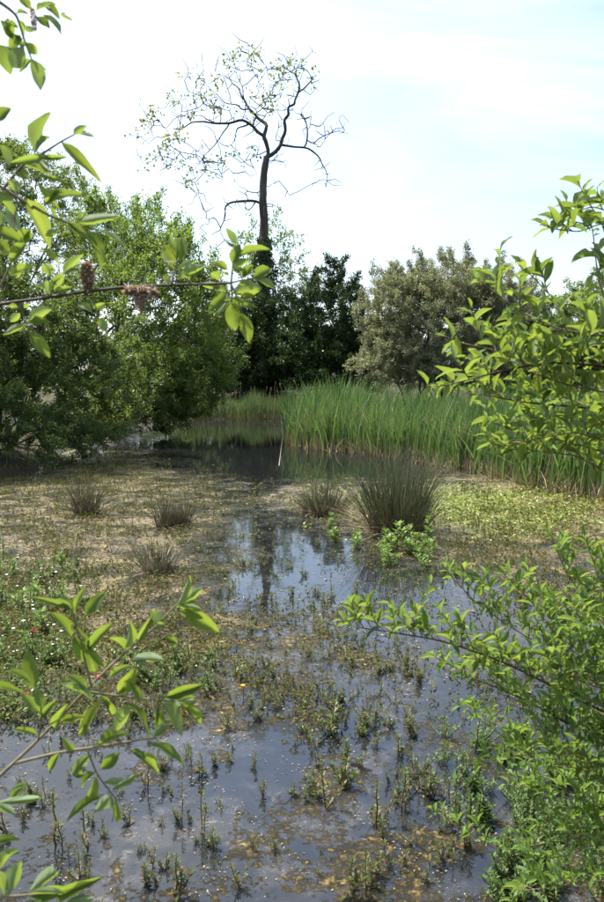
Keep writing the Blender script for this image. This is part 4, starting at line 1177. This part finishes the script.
# horizontal catkin branch
d = 1.2
b = pix_branch([(-25, 309), (0, 304), (45, 298), (90, 291), (124, 287), (170, 285), (215, 284), (231, 283)], d, .0032, .0017, 1.95, 'dark_twig')
for i, tw in enumerate([[(50, 296), (54, 282), (59, 268)], [(20, 302), (25, 322), (30, 335)], [(171, 284), (177, 265), (177, 250)], [(231, 283), (233, 262), (236, 245)], [(231, 283), (232, 295), (231, 303)],
                        [(231, 283), (242, 280), (254, 279)], [(231, 284), (238, 300), (243, 314)], [(92, 291), (95, 305), (98, 318)]]):
    w = [P(x, y, d) for x, y in tw]
    q = smooth_path(w); mb = MB(); mb.tube(q, np.linspace(.0016, .0008, len(q)), 5)
    link('twig', mb.mesh('twig', True), M['young_twig'], b)
for l in [(63, 275, 82, 253, 8), (54, 290, 62, 272, 9), (50, 293, 47, 280, 6), (50, 291, 35, 285, 7), (55, 291, 72, 287, 5), (52, 297, 64, 297, 4), (55, 270, 43, 265, 6), (50, 275, 42, 263, 6), (60, 275, 85, 262, 5),
          (28, 320, 52, 308, 10), (27, 322, 50, 322, 8), (29, 332, 50, 358, 11), (24, 325, 3, 335, 6), (20, 313, 10, 322, 7), (24, 308, 29, 303, 4), (18, 307, 8, 306, 5), (93, 308, 105, 303, 6), (98, 318, 107, 332, 8),
          (92, 312, 78, 305, 8), (177, 262, 164, 245, 10), (178, 260, 171, 236, 8), (180, 262, 181, 237, 10), (176, 262, 162, 248, 8), (175, 270, 166, 265, 5), (180, 268, 195, 261, 7), (182, 272, 205, 266, 8),
          (170, 282, 163, 275, 6), (178, 278, 186, 270, 7), (190, 281, 193, 269, 6), (176, 252, 170, 234, 4), (236, 245, 227, 228, 7), (232, 264, 240, 244, 9), (238, 258, 269, 247, 7), (232, 270, 250, 259, 8), (242, 277, 253, 265, 8),
          (228, 270, 214, 262, 7), (220, 280, 211, 272, 8), (229, 276, 221, 273, 4), (253, 279, 272, 268, 11), (256, 279, 275, 289, 7), (239, 283, 250, 284, 6), (233, 293, 262, 288, 14), (240, 297, 256, 296, 6), (233, 298, 246, 304, 6),
          (231, 303, 235, 331, 13), (242, 313, 250, 343, 11), (227, 292, 212, 288, 6), (228, 293, 208, 311, 10), (222, 286, 200, 284, 6), (230, 300, 217, 314, 4), (240, 306, 258, 308, 5)]:
    hand_leaf(b, d, l)
catkin(b, P(88.5, 290, d), P(86.5, 264, d), .0125, 900)
catkin(b, P(124, 290, d - .01), P(157, 294, d - .01), .0115, 900)
catkin(b, P(138, 294, d - .012), P(142, 309, d - .012), .009, 260)
# lower left twig
d = 1.0
b = pix_branch([(-40, 810), (-6, 781), (20, 757), (38, 740), (91, 685), (122, 655), (155, 627), (178, 603)], d, .0034, .0012, 1.15, 'young_twig', .12)
b2 = pix_branch([(12, 764), (60, 752), (110, 745), (150, 738), (160, 737)], d + .03, .0022, .001)
b3 = pix_branch([(91, 692), (135, 698), (180, 701)], d + .06, .0016, .0009)
b4 = pix_branch([(88, 752), (97, 775), (113, 795), (117, 802)], d + .02, .0014, .0008)
b5 = pix_branch([(38, 740), (42, 714), (38, 695)], d + .02, .0014, .0008)
b6 = pix_branch([(91, 685), (82, 650), (75, 622), (72, 608)], d + .06, .0016, .0008)
for l in [(176, 608, 191, 575, 8), (180, 605, 203, 588, 9), (178, 610, 221, 632, 14), (178, 606, 202, 609, 6), (160, 630, 151, 609, 13), (138, 640, 152, 616, 7), (125, 650, 133, 617, 11), (165, 637, 178, 643, 7), (130, 661, 166, 659, 9)]:
    hand_leaf(b, d + .11, l)
for l in [(85, 615, 105, 591, 11), (75, 610, 84, 587, 6), (75, 615, 60, 593, 7), (72, 610, 32, 596, 5), (72, 640, 52, 612, 13), (88, 650, 115, 621, 9), (85, 662, 74, 636, 12), (95, 672, 88, 650, 9), (105, 668, 82, 641, 6), (88, 690, 68, 675, 10)]:
    hand_leaf(b6, d + .06, l)
for l in [(118, 693, 136, 668, 14), (110, 677, 130, 665, 7), (95, 700, 60, 682, 8), (165, 698, 205, 684, 10), (175, 700, 201, 701, 5), (178, 702, 202, 726, 9), (163, 702, 183, 733, 13), (158, 705, 160, 740, 9), (128, 703, 153, 737, 11),
          (115, 735, 128, 704, 12), (100, 695, 115, 717, 7), (85, 735, 98, 700, 11), (90, 705, 79, 738, 8), (140, 700, 130, 682, 7)]:
    hand_leaf(b3, d + .06, l)
for l in [(35, 690, 27, 648, 14), (32, 684, 5, 669, 6), (40, 713, 22, 694, 10), (44, 708, 36, 688, 9), (-4, 689, 24, 692, 6), (40, 718, 56, 700, 7), (38, 735, 12, 728, 6), (55, 728, 66, 705, 9), (60, 722, 84, 716, 8)]:
    hand_leaf(b5, d + .02, l)
for l in [(100, 747, 127, 732, 11), (150, 743, 187, 763, 10), (130, 750, 160, 772, 10), (72, 775, 90, 754, 10), (120, 752, 100, 770, 11), (152, 740, 170, 722, 8), (60, 752, 48, 772, 7), (75, 750, 62, 738, 7)]:
    hand_leaf(b2, d + .03, l)
for l in [(112, 790, 138, 774, 7), (90, 800, 97, 777, 9), (101, 797, 66, 818, 9), (111, 796, 94, 813, 10), (103, 782, 128, 781, 7), (115, 799, 118, 823, 6), (96, 772, 80, 788, 8)]:
    hand_leaf(b4, d + .02, l)
b = pix_branch([(-40, 880), (-5, 897), (25, 895), (60, 892)], .92, .002, .0009, 1.0)
for l in [(26, 784, 8, 801, 9), (-6, 803, 40, 798, 7), (-6, 803, 15, 813, 8), (-4, 845, 19, 838, 8), (-2, 872, 10, 850, 9), (8, 895, 20, 860, 15), (28, 893, 61, 867, 11), (28, 897, 69, 888, 12), (58, 897, 97, 879, 11), (66, 902, 94, 898, 8), (4, 897, -7, 868, 9), (40, 900, 52, 925, 10)]:
    hand_leaf(b, .92, l)

# ------------------------------------------------------------------ right hand willows (procedural twigs on traced limbs)
LM = leaf_mesh  # unit leaves are shared
def leafy_shrub(label, base, stem_pts, limbs, n_obj, leafL, seed, thick=2.1):
    global R
    R = np.random.default_rng(seed)
    root = thing('willow_shrub', label, 'shrub', base)
    sb, sq = branch(root, base, stem_pts, .05, .02, 'shrub_bark', 'stem')
    cand = []          # (branch, base, tip, width, normal)
    for pts, r0, dens, twl, start in limbs:
        w = [P(x, y, d) for x, y, d in pts]
        i = int(np.argmin(((sq - w[0]) ** 2).sum(1))); t = sq[max(0, i - 3)]
        w = [t, (t + w[0]) / 2 + np.array([0, 0, .04])] + w
        br, q = branch(root, base, w, r0, .0012, 'dark_twig' if r0 > .003 else 'young_twig')
        seg = np.linalg.norm(np.diff(q, axis=0), axis=1); S = np.concatenate([[0], np.cumsum(seg)]); tot = S[-1]
        s = tot * start; side = 1
        axes = []
        while s < tot:
            c = np.array([np.interp(s, S, q[:, k]) for k in range(3)])
            c2 = np.array([np.interp(min(tot, s + .02), S, q[:, k]) for k in range(3)]); c1 = np.array([np.interp(s - .02, S, q[:, k]) for k in range(3)])
            tg = unit(c2 - c1)
            u = unit(np.cross(tg, [0, 0, 1.])); v = np.cross(u, tg)
            a = side * R.uniform(.2, 1.2) ; side = -side
            od = u * math.cos(a) * side + v * (math.sin(abs(a)) * .8 + .1) + R.normal(0, .35, 3)
            L = twl * R.uniform(.45, 1.25) * (1 - .45 * s / tot)
            axes.append((c, unit(tg * .75 + unit(od)), L))
            s += R.uniform(.7, 1.3) / (dens * thick)
        tg = unit(q[-1] - q[-4]); axes.append((q[-1], tg, twl * .35))
        tw = MB()
        for c, dr, L in axes:
            k = 5; bend = R.normal(0, .12, 3) + np.array([0, 0, .10])
            pts_ = np.array([c + dr * L * f + bend * L * f * f for f in np.linspace(0, 1, k)])
            tw.tube(pts_, np.linspace(.0016, .0007, k), 4)
            nl = max(4, int(L / (leafL * .24))); ph = R.random() * 6.28
            for j in range(nl):
                f = (j + .6) / nl; f = .12 + .88 * f
                p = c + dr * L * f + bend * L * f * f
                ax = unit(dr + 2 * bend * f)
                e1 = unit(np.cross(ax, [.1, .2, 1.])); e2 = np.cross(ax, e1)
                an = ph + j * 2.4
                out_ = e1 * math.cos(an) + e2 * math.sin(an)
                ld = unit(ax * (.55 + .7 * f ** 3) + out_ * R.uniform(.6, 1.1) + np.array([0, 0, R.normal(.05, .3)]))
                ll = leafL * R.uniform(.55, 1.2) * (1 - .35 * max(0, f - .7) / .3)
                nn = np.array([0, 0, 1.]) - out_ * .2 + R.normal(0, .35, 3)
                cand.append((br, p, p + ld * ll, ll * R.uniform(.27, .40), nn))
        link('twigs', tw.mesh('twigs', True), M['young_twig'], br)['kind'] = 'stuff'
    # the leaves that show largest are objects of their own
    def vis(cn):
        m = (cn[1] + cn[2]) / 2; px, py = proj(m[0], m[1], m[2])
        inside = -10 < px < 614 and -10 < py < 912 and m[1] > .2
        return (np.linalg.norm(cn[2] - cn[1]) / np.linalg.norm(m - [0, 0, CAM_H])) * (1 if inside else .01)
    cand.sort(key=vis, reverse=True)
    for cn in cand[:n_obj]: leaf_obj(*cn)
    rest = cand[n_obj:]
    print('LEAVES', label[:20], len(cand))
    if rest:
        vs, fs = [], []; n = 0
        base_v = []
        for m in LEAF:
            a = np.zeros(len(m.vertices) * 3); m.vertices.foreach_get('co', a); base_v.append(a.reshape(-1, 3))
        fq = np.zeros(len(LEAF[0].loops), int); LEAF[0].loops.foreach_get('vertex_index', fq); fq = fq.reshape(-1, 4)
        for br, b, t, wd, nr in rest:
            d = t - b; L = np.linalg.norm(d); d = d / L; sd_ = unit(np.cross(nr, d)); nn = np.cross(d, sd_)
            v = base_v[int(R.integers(10))]
            vs.append(b + v[:, :1] * d * L + v[:, 1:2] * sd_ * wd + v[:, 2:] * nn * L); fs.append(fq + n); n += len(v)
        o = link('leaf_mass', make_mesh('leaf_mass', np.concatenate(vs), np.concatenate(fs), True), M['near_leaf_mass'], root, base)
        o['kind'] = 'stuff'
    return root

RB = np.array([1.75, 1.9, float(ground_z(1.75, 1.9)) - .05])
leafy_shrub('near willow at the right edge with leafy boughs in front of sky and reeds', RB,
            [RB, RB + [0, 0, .6], RB + [-.05, .02, 1.3], RB + [-.02, -.02, 2.0], RB + [-.1, 0, 2.8]],
            [([(650, 372, 1.75), (604, 366, 1.7), (554, 362, 1.68), (520, 367, 1.66), (490, 374, 1.62), (452, 384, 1.6)], .0045, 30, .17, .35),
             ([(650, 415, 1.85), (604, 409, 1.8), (554, 405, 1.8), (522, 402, 1.78), (490, 396, 1.75)], .0042, 28, .16, .35),
             ([(650, 400, 1.7), (604, 392, 1.68), (565, 384, 1.7), (530, 372, 1.72), (495, 350, 1.75), (470, 345, 1.75)], .003, 26, .15, .35),
             ([(650, 240, 1.8), (604, 222, 1.78), (580, 232, 1.75), (562, 230, 1.74)], .0025, 26, .13, .45),
             ([(650, 330, 1.7), (604, 300, 1.7), (597, 270, 1.7), (594, 240, 1.7)], .0025, 20, .10, .5),
             ([(650, 345, 1.62), (600, 335, 1.6), (560, 330, 1.6), (520, 312, 1.6), (494, 292, 1.6)], .003, 26, .14, .35),
             ([(650, 350, 1.72), (600, 330, 1.7), (565, 310, 1.7), (545, 290, 1.7), (536, 280, 1.7)], .0025, 20, .11, .4),
             ([(650, 470, 1.85), (604, 452, 1.85), (560, 440, 1.85), (520, 432, 1.85), (500, 425, 1.82)], .003, 30, .14, .35),
             ([(650, 500, 1.8), (604, 470, 1.82), (575, 455, 1.85), (545, 452, 1.85), (520, 450, 1.85)], .0025, 28, .12, .35),
             ([(650, 430, 1.9), (604, 425, 1.9), (570, 420, 1.9), (540, 418, 1.9)], .0025, 28, .14, .3),
             ([(650, 460, 1.75), (604, 440, 1.75), (575, 432, 1.75), (540, 438, 1.75), (505, 446, 1.75)], .0025, 26, .12, .35),
             ([(650, 250, 1.75), (610, 212, 1.75), (592, 206, 1.75), (572, 214, 1.75)], .0022, 26, .11, .45)],
            300, .054, 81, 1.35)
RB2 = np.array([1.75, 2.45, float(ground_z(1.75, 2.45)) - .05])
leafy_shrub('near willow at the lower right spreading leafy twigs low over the water', RB2,
            [RB2, RB2 + [-.02, 0, .3], RB2 + [-.05, .02, .7], RB2 + [-.02, -.02, 1.1], RB2 + [.0, 0, 1.5]],
            [([(660, 738, 2.1), (604, 712, 2.0), (560, 690, 1.95), (500, 660, 1.9), (440, 640, 1.85), (390, 632, 1.8), (362, 628, 1.8)], .0045, 24, .16, .3),
             ([(660, 755, 2.2), (604, 737, 2.15), (570, 725, 2.1), (530, 702, 2.1), (490, 685, 2.1), (450, 665, 2.1)], .0035, 22, .14, .3),
             ([(660, 720, 2.2), (604, 690, 2.2), (560, 655, 2.2), (515, 630, 2.2), (475, 602, 2.2), (455, 580, 2.2)], .003, 20, .13, .35),
             ([(660, 690, 2.3), (610, 640, 2.3), (585, 600, 2.3), (565, 570, 2.3), (555, 545, 2.3)], .003, 26, .13, .3),
             ([(660, 650, 2.2), (615, 610, 2.2), (600, 580, 2.2), (590, 552, 2.2)], .003, 28, .14, .3),
             ([(660, 690, 2.0), (604, 670, 2.0), (570, 650, 2.0), (545, 620, 2.0)], .003, 28, .16, .3),
             ([(660, 780, 2.3), (600, 775, 2.3), (545, 765, 2.3), (505, 738, 2.3), (470, 712, 2.3)], .003, 20, .13, .3),
             ([(660, 830, 2.3), (604, 810, 2.3), (560, 790, 2.35), (520, 785, 2.4)], .003, 30, .14, .25),
             ([(660, 850, 2.2), (600, 842, 2.2), (565, 856, 2.2), (540, 872, 2.2), (512, 900, 2.2)], .003, 18, .11, .3),
             ([(660, 890, 2.1), (604, 880, 2.1), (565, 885, 2.1), (530, 890, 2.1)], .003, 26, .13, .25),
             ([(660, 820, 2.3), (560, 840, 2.3), (500, 852, 2.3), (462, 828, 2.3), (440, 815, 2.3)], .0025, 14, .10, .5),
             ([(660, 760, 2.1), (604, 745, 2.1), (575, 735, 2.1), (540, 730, 2.1)], .003, 28, .15, .25),
             ([(660, 670, 2.25), (604, 650, 2.2), (565, 632, 2.2), (530, 600, 2.2), (515, 585, 2.2)], .003, 26, .14, .3),
             ([(660, 700, 2.0), (604, 690, 1.95), (560, 672, 1.95), (520, 668, 1.95), (480, 660, 1.95)], .003, 28, .14, .3),
             ([(660, 790, 2.0), (604, 770, 2.0), (570, 752, 2.0), (535, 752, 2.0), (495, 762, 2.0)], .003, 26, .13, .3),
             ([(660, 850, 2.3), (604, 832, 2.3), (575, 822, 2.3), (550, 822, 2.3)], .003, 30, .14, .25),
             ([(660, 810, 2.1), (610, 790, 2.1), (585, 770, 2.1), (560, 765, 2.1)], .003, 30, .14, .25),
             ([(660, 640, 2.1), (615, 625, 2.1), (590, 622, 2.1), (570, 610, 2.1)], .003, 30, .14, .25),
             ([(660, 900, 2.0), (610, 862, 2.0), (590, 850, 2.0), (575, 836, 2.0)], .003, 28, .12, .25)],
            300, .044, 82)
